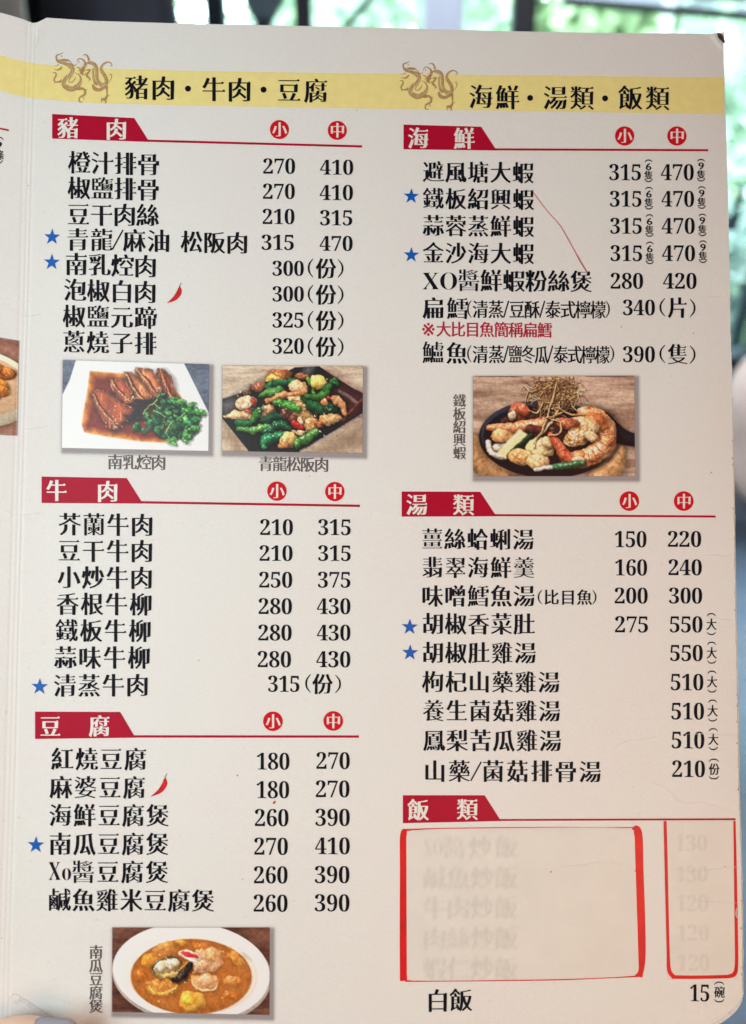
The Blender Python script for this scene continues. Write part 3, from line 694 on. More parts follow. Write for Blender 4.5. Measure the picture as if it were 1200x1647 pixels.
class Photo:
    def __init__(s, corners, x0, x1, y0, y1, m=14):
        s.c = np.asarray(corners, float); s.m = m
        s.W = int(round(np.linalg.norm(s.c[1] - s.c[0]))); s.Hh = int(round(np.linalg.norm(s.c[3] - s.c[0])))
        s.X, s.Y = np.meshgrid(np.linspace(x0, x1, s.W), np.linspace(y0, y1, s.Hh)); s.px = (x1 - x0) / s.W
        s.I = np.zeros((s.Hh, s.W, 3)); s.seed = 1; s.mot = 1.0; s.soft = 0.0; s.X0, s.Y0 = s.X, s.Y
        s.wx = (s.n(46, 4) - .5) * 46; s.wy = (s.n(46, 4) - .5) * 46
    def warp(s, k=1.0): s.X, s.Y = s.X0 + s.wx * k, s.Y0 + s.wy * k
    def n(s, cell, octv=4, st=(1, 1)):
        s.seed += 1; return fbm(s.Hh, s.W, cell / s.px, octv, s.seed, st)
    def put(s, mask, col):
        mask = np.clip(mask, 0, 1)[..., None]; s.I = s.I * (1 - mask) + np.asarray(col) * mask
    def dark(s, mask, k=.5): s.I *= (1 - k * np.clip(mask, 0, 1))[..., None]
    def lit(s, col, nx, ny, bump=0, cell=20, spec=.3, shin=18, amb=.42, col2=None):
        if bump:
            q = s.n(cell, 3); gy, gx = np.gradient(q); nx = nx - gx * bump * 2.0; ny = ny - gy * bump * 2.0
        nz = np.sqrt(np.clip(1 - nx * nx - ny * ny, .05, 1)); l = np.sqrt(nx * nx + ny * ny + nz * nz); nx, ny, nz = nx / l, ny / l, nz / l
        amb = min(.95, amb + .14 + s.soft); d = amb + (1.22 - amb) * np.clip(nx * LD[0] + ny * LD[1] + nz * LD[2], 0, 1)
        sp = spec * np.clip(nx * HV[0] + ny * HV[1] + nz * HV[2], 0, 1) ** shin
        c = np.asarray(col, float)
        if c.ndim == 1: c = np.broadcast_to(c, s.I.shape)
        if bump: c = c * (1 + s.mot * (.56 * np.clip((s.n(16, 3) - .2) / .6, 0, 1) - .28))[..., None]; sp = sp * (np.clip((s.n(9, 2) - .38) * 4, 0, 1.3) if bump else 1)
        if col2 is not None:
            q = np.clip((s.n(cell * 2, 4) - .38) / .24, 0, 1)[..., None]; c = c * (1 - q) + np.asarray(col2) * q
        return c * d[..., None] + 255 * sp[..., None]
    def blob(s, cx, cy, rx, ry, ang=0, col=(200, 150, 100), rag=.15, bump=.6, cell=22, spec=.3, shin=18, col2=None, sh=.45, dome=.85):
        ca, sa = math.cos(math.radians(ang)), math.sin(math.radians(ang)); dx, dy = s.X - cx, s.Y - cy
        u = (dx * ca + dy * sa) / rx; v = (-dx * sa + dy * ca) / ry; r = np.sqrt(u * u + v * v) + (s.n(min(rx, ry) * .9, 3) - .5) * rag * 2.5
        e = s.px * .9 / min(rx, ry)
        if sh: s.dark(1 - (np.sqrt(((dx - 5) / (rx + 9)) ** 2 + ((dy - 8) / (ry + 9)) ** 2) - .75) / .35, sh)
        k = dome * np.clip(r, 0, 1) ** 1.5 / np.maximum(np.hypot(u, v), .05)
        nx0, ny0 = u * k, v * k; nx, ny = nx0 * ca - ny0 * sa, nx0 * sa + ny0 * ca
        s.put((1 - r) / e + .5, s.lit(col, nx, ny, bump, cell, spec, shin, col2=col2))
    def tube(s, P, W, col, bump=.4, cell=18, spec=.12, shin=16, col2=None, sh=.45, rag=0, amb=.42):
        Q = catmull(np.column_stack([np.asarray(P, float), np.asarray(W, float)]), 7)
        st_ = max(s.px * .8, 1.5); fine = []
        for q0, q1 in zip(Q[:-1], Q[1:]):
            k_ = max(1, int(np.hypot(*(q1 - q0)[:2]) / max(st_, .12 * q0[2]))); fine += [q0 + (q1 - q0) * t / k_ for t in range(k_)]
        Q = fine + [Q[-1]]
        best = np.full(s.X.shape, 9.); bx_ = np.zeros_like(best); by_ = np.zeros_like(best); wr = np.ones_like(best)
        for qx, qy, qw in Q:
            qw = max(qw, s.px * .6)
            r = np.hypot(s.X - qx, s.Y - qy) / qw; m = r < best
            best[m] = r[m]; bx_[m] = ((s.X - qx) / qw)[m]; by_[m] = ((s.Y - qy) / qw)[m]; wr[m] = qw
        if rag: best = best + (s.n(18, 3) - .5) * rag * 2
        if sh: s.dark(1 - (np.roll(best, (2, 1), (0, 1)) - .95) / (.8), sh)
        s.put((1 - best) * wr / s.px + .5, s.lit(col, bx_ * .9, by_ * .9, bump, cell, spec, shin, amb, col2))
    def poly(s, P, col, soft=1.0, hole=False):
        P = np.asarray(P, float); d = np.full(s.X.shape, 1e9); ins = np.zeros(s.X.shape, bool)
        for a, b in zip(P, np.roll(P, -1, 0)):
            e = b - a; L = e @ e; t = np.clip(((s.X - a[0]) * e[0] + (s.Y - a[1]) * e[1]) / L, 0, 1)
            d = np.minimum(d, np.hypot(s.X - a[0] - t * e[0], s.Y - a[1] - t * e[1]))
            c = (a[1] > s.Y) != (b[1] > s.Y); xx = a[0] + (s.Y - a[1]) * e[0] / (e[1] if abs(e[1]) > 1e-9 else 1e-9); ins ^= c & (s.X < xx)
        sd = np.where(ins, d, -d); m = np.clip(sd / (s.px * soft) + .5, 0, 1)
        if col is not None: s.put(m, col)
        return m, sd
    def wood(s, c1, c2, cell=30, st=(9, 1)):
        q = s.n(cell, 5, st)[..., None]; q = np.clip((q - .3) / .4, 0, 1); f = s.n(6, 2, (5, 1))[..., None]
        s.I = (np.asarray(c1) * q + np.asarray(c2) * (1 - q)) * (.9 + .2 * f)
    def emit(s, parent, gain=1.0, shadow=(5, 6), label=None):
        lum_ = s.I.mean(-1, keepdims=True) / 255; s.I = s.I * (1 + (.30 - .27 * np.clip(lum_ * 1.1, 0, 1) ** 3) * (s.n(3.5 * s.px, 2)[..., None] - .5)); s.I = np.clip(126 + (s.I - 126) * 1.12, 4, 250)
        m = s.m; Hn, Wn = s.Hh + 2 * m, s.W + 2 * m
        I = np.pad(s.I, ((m, m), (m, m), (0, 0)), mode='edge'); A = np.zeros((Hn, Wn)); A[m:m + s.Hh, m:m + s.W] = 1
        jj, ii = np.meshgrid(np.arange(Hn) - m, np.arange(Wn) - m, indexing='ij')
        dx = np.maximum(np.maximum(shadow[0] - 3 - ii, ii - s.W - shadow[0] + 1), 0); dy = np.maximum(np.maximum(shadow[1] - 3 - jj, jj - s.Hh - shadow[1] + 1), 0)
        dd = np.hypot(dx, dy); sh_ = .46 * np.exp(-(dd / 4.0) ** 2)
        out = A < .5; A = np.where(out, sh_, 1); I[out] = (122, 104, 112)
        u, v = (ii + .5) / s.W, (jj + .5) / s.Hh
        c = s.c; px = (c[0][0] * (1 - u) + c[1][0] * u) * (1 - v) + (c[3][0] * (1 - u) + c[2][0] * u) * v
        py = (c[0][1] * (1 - u) + c[1][1] * u) * (1 - v) + (c[3][1] * (1 - u) + c[2][1] * u) * v
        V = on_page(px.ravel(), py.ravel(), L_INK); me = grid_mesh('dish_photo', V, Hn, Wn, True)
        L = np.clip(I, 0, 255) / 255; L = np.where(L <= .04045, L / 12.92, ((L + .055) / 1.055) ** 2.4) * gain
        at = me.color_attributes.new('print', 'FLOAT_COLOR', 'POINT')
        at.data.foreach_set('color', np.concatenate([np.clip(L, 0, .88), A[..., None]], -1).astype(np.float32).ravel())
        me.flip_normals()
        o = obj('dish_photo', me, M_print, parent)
        if label: o['label'] = label
        return o
M_print = material('photo_print', (.5, .5, .5), rough=.38, spec=.4)
_nt = M_print.node_tree; _a = _nt.nodes.new('ShaderNodeVertexColor'); _a.layer_name = 'print'
_nt.links.new(_a.outputs['Color'], _nt.nodes['Principled BSDF'].inputs['Base Color']); _nt.links.new(_a.outputs['Alpha'], _nt.nodes['Principled BSDF'].inputs['Alpha'])

# 1: braised pork slices in brown sauce on a white plate, coriander beside
def photo_pork():
    s = Photo([(101.5, 579), (336.5, 586), (335.5, 725.5), (99.5, 720.5)], 50, 1137, 18, 692)
    q = s.n(60, 5, (5, 1))[..., None]; s.I = np.array([70, 76, 92]) + q * np.array([60, 62, 64]) - 12 + s.n(9, 2, (4, 1))[..., None] * 30
    s.poly([(160, -40), (940, -10), (1000, 110), (1150, 420), (1150, 800), (0, 800), (40, 300), (100, 170)], (238, 236, 236))
    m, sd = s.poly([(250, 95), (500, 108), (880, 210), (950, 300), (900, 640), (640, 632), (380, 600), (215, 570), (195, 520), (205, 420), (232, 250)], None)
    e = np.clip(sd / 55 + (s.n(60, 3) - .5) * .7, 0, 1)[..., None]
    sauce = np.array([236, 160, 70]) * (1 - e) + np.array([132, 44, 20]) * e; n = s.n(40, 4)[..., None]
    sauce = sauce * (.82 + .36 * n); s.put(np.clip(sd / 10 + .5, 0, 1), sauce)
    s.poly([(560, 330), (700, 290), (860, 270), (930, 310), (700, 400), (560, 500), (470, 470)], (52, 20, 16), 14)
    s.warp(.55)
    SL = [([(760, 60), (800, 60), (860, 120), (900, 290), (860, 300), (790, 230), (740, 110)], (150, 74, 44)),
          ([(590, 60), (640, 55), (720, 75), (790, 230), (740, 290), (690, 250), (620, 150), (585, 100)], (186, 110, 70)),
          ([(500, 95), (560, 95), (640, 160), (720, 285), (650, 315), (580, 290), (520, 170)], (190, 116, 74)),
          ([(395, 150), (500, 145), (560, 220), (585, 320), (520, 345), (450, 290), (400, 200)], (150, 76, 50)),
          ([(255, 270), (300, 232), (400, 250), (500, 340), (590, 370), (560, 430), (440, 550), (390, 530), (300, 390)], (166, 84, 48))]
    for P, col in SL:
        P = np.array(P, float); s.poly(P + (8, 14), None); mm, _ = s.poly(P + (14, 18), None, 14); s.dark(mm, .6)
        m, sd = s.poly(P, None, 1.5)
        q = s.n(70, 4, (1, 3)); st = s.n(26, 3, (1, 4)); k = np.clip(sd / 34, 0, 1)
        c = np.array(col) * (.55 + .55 * k + .0)[..., None] * (.7 + .62 * q)[..., None]
        c = c + (np.clip(st - .62, 0, 1) * 520)[..., None] * np.array([1, .8, .62])
        ed = np.exp(-((sd - 6) / 5) ** 2) * (s.n(30, 3) > .52); c = c + ed[..., None] * np.array([70, 50, 36])
        s.put(m, c)
    for a in ([(270, 270), (330, 380), (420, 480), (440, 530)], [(510, 100), (570, 200), (640, 300)], [(600, 70), (680, 170), (760, 280)], [(405, 160), (470, 250), (560, 320)], [(780, 70), (800, 160), (860, 280)]):
        s.tube(np.array(a) + (22, 10), [8] * len(a), (120, 52, 32), sh=0, spec=.1); s.tube(a, [5] * len(a), (214, 150, 104), sh=0, spec=.5, rag=.5)
    for _ in range(46):
        x, y = random.choice([(random.gauss(500, 46), random.gauss(410, 40)), (random.gauss(430, 30), random.gauss(500, 30)), (random.gauss(700, 90), random.gauss(260, 30)), (random.gauss(560, 20), random.gauss(300, 20))])
        s.blob(x, y, random.uniform(4, 13), random.uniform(3, 8), random.uniform(0, 90), random.choice([(206, 134, 92), (160, 84, 52), (226, 170, 130)]), sh=0, spec=.6)
    for _ in range(26): s.blob(random.gauss(590, 36), random.gauss(430, 36), random.uniform(8, 22), random.uniform(6, 12), random.uniform(0, 90), (62, 26, 20), sh=.2, spec=.12)
    P = [(650, 415), (690, 360), (740, 325), (770, 280)]; s.tube(P, [5, 5, 5, 5], (150, 186, 104), sh=0); s.tube([(730, 330), (765, 365)], [4, 4], (150, 186, 104), sh=0)
    for x, y, r in [(770, 275, 30), (680, 430, 40), (615, 515, 42), (700, 500, 50), (800, 260, 20)]:
        for _ in range(7): s.blob(x + random.gauss(0, r * .4), y + random.gauss(0, r * .35), r * .5, r * .36, random.uniform(0, 180), (50 + random.randint(-10, 30), 118 + random.randint(-25, 25), 66), bump=1.2, cell=14, spec=.25, rag=.3, sh=.25)
    for _ in range(150):
        a = random.uniform(0, 2 * math.pi); rr = math.sqrt(random.random()); x, y = 890 + 170 * rr * math.cos(a), 455 + 155 * rr * math.sin(a)
        g = random.choice([(44, 108, 58), (70, 142, 72), (34, 84, 50), (98, 168, 86), (62, 128, 78)])
        g = tuple(v * (1.12 if x > 950 else .92) for v in g)
        s.blob(x, y, random.uniform(18, 42), random.uniform(12, 26), random.uniform(0, 180), g, rag=.35, bump=1.4, cell=16, spec=.28, sh=.32)
    for a in ([(735, 390), (780, 410), (810, 440)], [(880, 460), (850, 500), (830, 560), (850, 600)], [(960, 400), (930, 430), (900, 470)]): s.tube(a, [4.5] * len(a), (158, 200, 120), sh=.2)
    for x, y in [(1060, 400), (1010, 350), (1045, 520), (970, 600), (880, 630), (1000, 570), (930, 310)]:
        for _ in range(4): s.blob(x + random.gauss(0, 16), y + random.gauss(0, 12), 26, 18, random.uniform(0, 180), (96, 162, 82), rag=.4, bump=1.2, cell=14, sh=.15)
    s.emit(page, .95, label='printed photo of braised pork slices with coriander on a white plate')
def photo_greens():
    s = Photo([(358, 588), (584, 589), (583, 729), (357, 725.5)], 60, 1104, 62, 708)
    s.mot = .8
    s.wood((226, 208, 186), (190, 168, 146), 36)
    s.poly([(700, 720), (1110, 480), (1110, 640), (900, 720)], (150, 124, 102), 40); s.poly([(50, 470), (60, 450), (240, 720), (160, 720)], (160, 132, 110), 20)
    s.poly([(50, 320), (250, 250), (600, 70), (780, 62), (850, 110), (1040, 230), (1110, 262), (1110, 420), (630, 712), (260, 712), (50, 450)], (40, 34, 38))
    m, sd = s.poly([(850, 110), (1040, 230), (1110, 262), (1110, 400), (960, 470), (900, 300), (880, 180)], None, 30)
    s.put(m * .8, np.array([92, 50, 44]) * (.7 + .6 * s.n(40, 4)[..., None]))
    s.poly([(690, 75), (730, 75), (700, 130), (660, 110)], (150, 150, 158), 14); s.poly([(70, 350), (150, 320), (160, 360), (80, 400)], (150, 146, 150), 26)
    s.tube([(930, 250), (1000, 290), (1060, 335)], [14, 16, 12], (140, 110, 110), sh=0, spec=.2); s.tube([(640, 700), (830, 590), (1110, 415)], [3, 3, 3], (170, 166, 176), sh=0); s.tube([(60, 312), (250, 248)], [3, 3], (120, 116, 120), sh=0)
    s.tube([(1110, 300), (1000, 420), (960, 470)], [8, 10, 6], (120, 62, 44), sh=0); s.poly([(400, 180), (800, 130), (960, 320), (900, 460), (620, 640), (300, 560), (200, 430), (180, 300)], (44, 32, 26), 30)
    s.warp(1.0)
    G, G2, G3, O, O2, Y = (44, 104, 48), (26, 74, 50), (104, 148, 60), (214, 160, 108), (188, 116, 66), (232, 184, 84)
    T = s.tube; B = s.blob
    B(480, 130, 100, 44, -12, O2, col2=(150, 84, 50), cell=30, rag=.25); B(450, 165, 62, 34, 0, Y, rag=.15, spec=.4); B(325, 215, 60, 38, -10, (128, 62, 46), col2=(160, 92, 66), spec=.5); B(245, 255, 34, 20, 0, (120, 84, 56))
    T([(400, 225), (470, 195), (560, 180)], [26, 34, 30], (40, 92, 60)); T([(350, 280), (410, 262), (480, 250)], [22, 28, 28], (84, 132, 66)); T([(560, 180), (620, 170)], [20, 26], (60, 108, 52))
    B(655, 140, 55, 22, 10, (168, 104, 70), bump=1.4); B(620, 225, 80, 52, 20, O, col2=(232, 190, 146), bump=1, cell=26)
    T([(400, 325), (480, 290), (580, 275), (690, 250)], [18, 26, 22, 16], O, col2=(188, 124, 76)); T([(690, 165), (730, 200), (750, 270)], [20, 18, 16], (104, 146, 54))
    B(770, 180, 62, 52, 25, (236, 196, 88), rag=.1, spec=.45, col2=(248, 222, 130)); T([(820, 260), (860, 200), (900, 175)], [24, 24, 18], G); T([(690, 290), (770, 295), (840, 265)], [22, 26, 20], (66, 118, 50)); T([(870, 175), (910, 200)], [12, 14], (60, 110, 60), bump=1.4)
    B(240, 345, 82, 64, 0, (226, 178, 136), col2=(240, 206, 170), bump=1.2, cell=30); B(288, 335, 20, 40, -15, (172, 66, 48)); B(235, 370, 40, 24, 0, (240, 210, 170), spec=.4)
    T([(90, 455), (150, 435), (220, 440), (290, 450)], [12, 28, 34, 26], (222, 170, 124), col2=(240, 200, 160), bump=1); B(262, 412, 36, 14, 25, (190, 80, 56))
    B(395, 400, 60, 46, -20, (206, 156, 110), bump=1.1, col2=(230, 190, 150)); T([(350, 460), (380, 420), (430, 380)], [10, 16, 18], (214, 160, 110))
    T([(340, 395), (310, 440), (275, 480)], [26, 30, 22], (60, 116, 50)); T([(170, 490), (210, 498), (255, 495)], [22, 26, 20], (42, 104, 60))
    B(660, 400, 84, 128, -38, (214, 168, 112), rag=.16, bump=.9, cell=22, col2=(196, 144, 88)); B(720, 500, 60, 60, 0, (204, 148, 92), bump=1.2, col2=(230, 184, 130)); T([(560, 310), (630, 310), (700, 360), (745, 430)], [12, 12, 12, 10], (236, 196, 144), sh=.2)
    T([(460, 340), (540, 350), (620, 385)], [30, 36, 28], (66, 134, 46), spec=.5); T([(650, 300), (700, 350), (740, 410)], [14, 20, 16], (30, 84, 42)); T([(720, 360), (770, 370), (800, 400)], [34, 40, 26], (34, 92, 50)); 
    B(865, 370, 62, 56, -20, (26, 72, 46), bump=1.4, spec=.4); B(825, 325, 30, 26, 0, (212, 140, 92)); B(865, 300, 22, 16, 0, (184, 52, 44)); T([(900, 300), (950, 360), (975, 420)], [24, 30, 20], (222, 170, 128), col2=(200, 140, 96))
    B(865, 460, 76, 44, -10, (200, 144, 92), bump=1, col2=(224, 176, 124)); T([(760, 500), (810, 490)], [16, 14], (188, 110, 62)); B(530, 430, 46, 42, 0, (92, 46, 36), bump=1.4, spec=.5); B(590, 470, 40, 34, 0, (110, 58, 40), bump=1.4, spec=.4)
    B(640, 475, 20, 24, 0, (238, 210, 170)); T([(590, 500), (640, 515)], [20, 18], (200, 40, 34), spec=.5)
    T([(360, 470), (430, 455), (490, 450)], [28, 34, 24], (28, 70, 48)); T([(185, 535), (260, 552), (340, 535), (400, 510)], [18, 24, 26, 18], (90, 142, 66), spec=.45)
    T([(380, 560), (440, 520), (500, 505), (550, 530)], [24, 36, 38, 20], (28, 82, 52), bump=1.0, spec=.4); T([(365, 650), (400, 610), (460, 590), (540, 585)], [30, 44, 34, 16], (34, 104, 62), bump=1, spec=.45); B(375, 670, 28, 22, 0, (60, 130, 80))
    B(600, 555, 30, 18, 20, (224, 180, 140)); B(640, 560, 30, 22, 0, (232, 190, 148)); B(555, 620, 68, 52, -15, (226, 170, 96), bump=1.3, col2=(240, 200, 130), spec=.4); B(520, 650, 34, 24, 0, (206, 140, 80))
    T([(625, 645), (700, 595), (765, 555)], [32, 38, 26], (78, 126, 58), spec=.4); B(790, 515, 26, 20, 0, (150, 80, 46))
    for _ in range(60): B(random.gauss(560, 220), random.gauss(400, 110), random.uniform(3, 8), random.uniform(3, 6), 0, random.choice([(240, 210, 170), (120, 60, 40), (250, 240, 220), (60, 30, 24)]), sh=0, spec=.4)
    s.emit(page, .95, label='printed photo of stir fried pork and green peppers on a black plate')
def photo_prawn():
    s = Photo([(761, 605), (1020, 604.5), (1021.5, 766), (761, 766)], 150, 1092, 54, 640)
    s.mot = .6
    s.wood((204, 176, 156), (150, 120, 102), 34)
    s.tube([(150, 430), (190, 560), (330, 650)], [40, 60, 70], (150, 110, 74), sh=.3, amb=.6, spec=.1, col2=(176, 136, 96)); s.tube([(880, 660), (980, 590), (1020, 480)], [60, 50, 20], (168, 128, 88), sh=.3, amb=.6, spec=.1, col2=(196, 152, 108))
    K = (24, 24, 32)
    s.tube([(900, 330), (1000, 400), (1100, 435)], [70, 50, 36], K, sh=.3, amb=.7, spec=.08)
    s.blob(575, 425, 394, 228, 3, (20, 20, 26), rag=0, bump=0, spec=.05, sh=.5, dome=.3); s.blob(575, 405, 382, 208, 3, (44, 48, 62), rag=0, bump=0, spec=.05, sh=0, dome=.2); s.blob(575, 418, 366, 196, 3, (22, 24, 34), rag=0, bump=0, spec=.0, sh=0, dome=.2)
    T, B = s.tube, s.blob
    s.warp(.45)
    B(580, 420, 320, 150, 3, (60, 34, 30), rag=.2, sh=0, bump=1.5)
    B(415, 265, 62, 54, 20, (150, 66, 48), bump=1.2, col2=(206, 130, 96)); B(375, 285, 22, 30, 20, (226, 190, 158)); B(440, 250, 46, 30, 50, (190, 98, 68), spec=.4)
    T([(240, 440), (245, 490), (300, 520), (340, 510)], [16, 18, 22, 20], (226, 212, 196)); B(300, 470, 40, 22, 0, (222, 206, 188))
    T([(240, 355), (330, 360), (440, 350), (560, 330)], [20, 30, 34, 32], (196, 118, 80), col2=(224, 164, 122), spec=.4, rag=.12); B(315, 405, 70, 40, 0, (224, 160, 106), bump=1.2, col2=(238, 190, 140)); T([(480, 360), (560, 380)], [26, 22], (96, 50, 44))
    T([(350, 530), (410, 470), (480, 410)], [16, 20, 16], (20, 50, 36)); s.poly([(285, 505), (420, 362), (470, 395), (335, 540)], (228, 216, 166), 3); s.poly([(330, 470), (425, 368), (438, 376), (340, 482)], (244, 236, 200), 4); T([(345, 520), (420, 460), (490, 400)], [9, 10, 9], (22, 62, 40), sh=0)
    B(540, 480, 84, 66, 0, (226, 178, 120), bump=1.3, col2=(242, 206, 150), spec=.4); B(430, 530, 76, 46, 10, (214, 156, 100), bump=1.3, col2=(238, 196, 140)); B(525, 555, 66, 46, 0, (232, 190, 136), bump=1.1, spec=.45); B(590, 440, 40, 36, 0, (234, 196, 146), spec=.4)
    T([(800, 270), (880, 300), (930, 380), (910, 470), (820, 530), (720, 545), (660, 500)], [44, 52, 56, 58, 56, 46, 26], (204, 124, 80), bump=1.3, col2=(232, 172, 124), spec=.45, rag=.1)
    for a0 in np.linspace(-1.0, 1.6, 9): T([(800 + 85 * math.cos(a0), 400 + 110 * math.sin(a0)), (800 + 150 * math.cos(a0 + .12), 400 + 165 * math.sin(a0 + .12))], [3, 2.2], (150, 78, 50), sh=0, spec=.1, bump=.3)
    T([(600, 400), (640, 450), (680, 510), (720, 545)], [18, 26, 30, 24], (172, 74, 50), col2=(206, 112, 78), spec=.5, rag=.15); B(850, 330, 90, 60, 20, (214, 140, 88), bump=1.1, col2=(200, 110, 66)); B(790, 350, 100, 60, 10, (222, 160, 108), bump=1.5, col2=(240, 200, 156), spec=.5)
    B(760, 410, 90, 54, -20, (196, 140, 84), bump=1.8, cell=14, col2=(234, 200, 160), spec=.5); B(840, 410, 50, 30, 30, (226, 180, 136), bump=1.3, spec=.5, rag=.3); B(700, 330, 70, 34, 10, (176, 96, 66), bump=1.0, spec=.5); B(765, 545, 36, 18, 0, (230, 196, 156))
    T([(600, 590), (700, 580), (790, 562)], [18, 20, 14], (60, 106, 70), spec=.4); T([(510, 600), (600, 592)], [10, 14], (222, 216, 200)); 
    for bx0, by0, br0 in ((630, 150, 92), (590, 200, 70), (690, 190, 66), (560, 130, 50), (700, 120, 50)): B(bx0, by0, br0, br0 * .62, 0, (150, 108, 76), rag=.5, bump=2.2, cell=9, spec=.1, sh=.2, col2=(196, 156, 110))
    for _ in range(300):
        a = random.gauss(math.pi / 2, .9); L = random.uniform(30, 90); x, y = random.gauss(630, 62), random.gauss(150, 56)
        if y < 62: y = 62 + random.random() * 40
        t = random.uniform(0, 6.3); pts = [(x, y)]
        for _k in range(3): t += random.gauss(0, .7); pts.append((pts[-1][0] + L / 3 * math.cos(t), pts[-1][1] + L / 3 * math.sin(t)))
        g = random.choice([(206, 166, 120), (172, 126, 84), (132, 88, 58), (226, 192, 140), (188, 150, 104), (150, 100, 70)])
        T(pts, [random.uniform(1.2, 2.6)] * 4, g, sh=.28, spec=.2, bump=0)
    for P in ([(640, 90), (620, 180), (590, 260)], [(650, 200), (640, 270), (560, 380), (500, 450)], [(600, 230), (570, 330), (500, 470)], [(480, 130), (450, 220)], [(700, 250), (640, 280), (570, 300)], [(560, 200), (520, 270), (470, 250)], [(760, 150), (780, 210)], [(580, 300), (660, 320), (650, 390), (590, 400)], [(440, 110), (500, 150)], [(640, 240), (720, 275), (800, 280)], [(540, 240), (545, 300)]):
        T(P, [3] + [5.5] * (len(P) - 2) + [2.5], random.choice([(218, 176, 130), (196, 150, 106)]), sh=.45, bump=.2, spec=.25)
    s.emit(page, 1.06, label='printed photo of battered prawns with fried ginger strands in a black iron pan')
def photo_soup():
    s = Photo([(181, 1491.5), (434, 1491.5), (433.5, 1632), (180.5, 1627)], 186, 1105, 42, 552)
    s.soft = .22; s.mot = .6
    s.wood((134, 92, 76), (96, 60, 50), 26)
    B, T = s.blob, s.tube
    B(650, 320, 468, 300, 4, (176, 164, 158), rag=0, bump=0, spec=0, sh=.4, dome=.2); B(648, 306, 460, 292, 4, (244, 240, 238), rag=0, bump=0, spec=.1, sh=0, dome=.25)
    B(648, 316, 392, 244, 4, (222, 212, 204), rag=0, bump=0, spec=0, sh=0, dome=.15); B(648, 318, 374, 232, 4, (240, 230, 222), rag=0, bump=0, spec=0, sh=0, dome=.3)
    dx, dy = (s.X - 648) / 358, (s.Y - 334) / 228; r = np.hypot(dx, dy); q = s.n(90, 5)[..., None]
    c = np.array([190, 112, 52]) * (.80 + .40 * q); c = c * (1 - np.clip((r - .82) / .18, 0, 1)[..., None] * .16)
    s.put((1 - r) * 50, c)
    s.warp(.9)
    B(500, 170, 74, 44, -20, (214, 150, 82), sh=.1, col2=(200, 132, 64)); B(595, 125, 40, 18, 0, (216, 146, 66), sh=.1); B(915, 220, 70, 30, 38, (214, 146, 62), sh=.15, col2=(230, 170, 90)); B(890, 355, 52, 34, 0, (204, 132, 66), sh=.1, col2=(222, 158, 96)); B(700, 150, 50, 22, 0, (200, 124, 52), sh=.05); B(880, 450, 46, 24, 0, (190, 110, 44), sh=.05); B(400, 240, 54, 40, 0, (224, 154, 54), sh=.1); B(350, 330, 40, 40, 0, (190, 108, 40), sh=.05)
    B(478, 400, 96, 54, 8, (206, 146, 70), rag=.12, sh=.3, col2=(190, 128, 56), cell=14); T([(390, 375), (440, 435), (500, 440), (560, 385)], [8, 10, 10, 8], (226, 172, 84), sh=0, spec=.5)
    s.put(np.clip(.30 + (s.n(60, 3) - .5) * 1.0, 0, .6) * (r < .97), np.array([192, 118, 58]))
    B(500, 280, 88, 58, -12, (170, 140, 84), rag=.05, sh=.4); T([(430, 300), (500, 330), (560, 310)], [10, 12, 8], (214, 190, 120), sh=0); B(495, 268, 78, 44, -10, (198, 190, 158), rag=.1, col2=(222, 216, 192), sh=.1); B(470, 275, 26, 30, 0, (226, 220, 196), spec=.4, sh=.2); B(520, 262, 36, 32, 0, (232, 226, 206), spec=.4, sh=.2); B(555, 245, 26, 26, 0, (214, 206, 182), sh=.1)
    T([(430, 310), (425, 275), (470, 235), (540, 218), (580, 240), (580, 285)], [6, 6, 5, 6, 7, 5], (70, 62, 48), sh=0)
    B(735, 240, 92, 72, 10, (226, 160, 118), rag=.25, bump=1.2, col2=(240, 196, 158), sh=.25); B(700, 265, 50, 50, 0, (230, 176, 140), sh=.1); B(770, 200, 50, 46, 0, (234, 182, 134), bump=1.3, sh=.1)
    B(640, 205, 66, 30, 14, (244, 214, 200), rag=.08, sh=.3, bump=.4); T([(600, 190), (640, 200), (680, 208)], [10, 15, 8], (214, 52, 60), sh=0, bump=.2); T([(620, 225), (670, 240)], [9, 11], (250, 236, 228), sh=0)
    T([(540, 350), (590, 330), (625, 285), (638, 245)], [14, 28, 22, 5], (26, 26, 34), sh=.4, spec=.25, bump=.2); T([(575, 300), (600, 280), (628, 245)], [5, 7, 3], (196, 150, 60), sh=0)
    B(735, 370, 78, 52, 5, (218, 150, 96), rag=.18, bump=1, col2=(232, 178, 128), sh=.25); B(735, 355, 42, 30, 0, (228, 180, 140), spec=.5, sh=.1); T([(660, 380), (700, 410), (780, 415), (805, 380)], [6, 7, 7, 5], (240, 196, 140), sh=0, spec=.6)
    B(650, 480, 86, 62, -15, (222, 158, 62), rag=.18, sh=.2, col2=(236, 184, 84), cell=26); B(625, 470, 44, 34, 0, (242, 190, 70), spec=.3, sh=.1)
    s.put(np.clip(.16 + (s.n(50, 3) - .5) * .8, 0, .4) * (r < .97), np.array([204, 136, 78]))
    for _ in range(40): B(random.gauss(650, 160), random.gauss(330, 100), random.uniform(3, 7), random.uniform(2, 4), 0, random.choice([(236, 190, 110), (150, 84, 36), (250, 226, 170)]), sh=0, spec=.3)
    s.warp(0)
    s.put(np.clip((r - .975) * 40, 0, 1) * np.clip((1.02 - r) * 40, 0, 1) * .6, (214, 168, 104))
    s.emit(page, .95, label='printed photo of pumpkin tofu seafood soup in a white bowl')
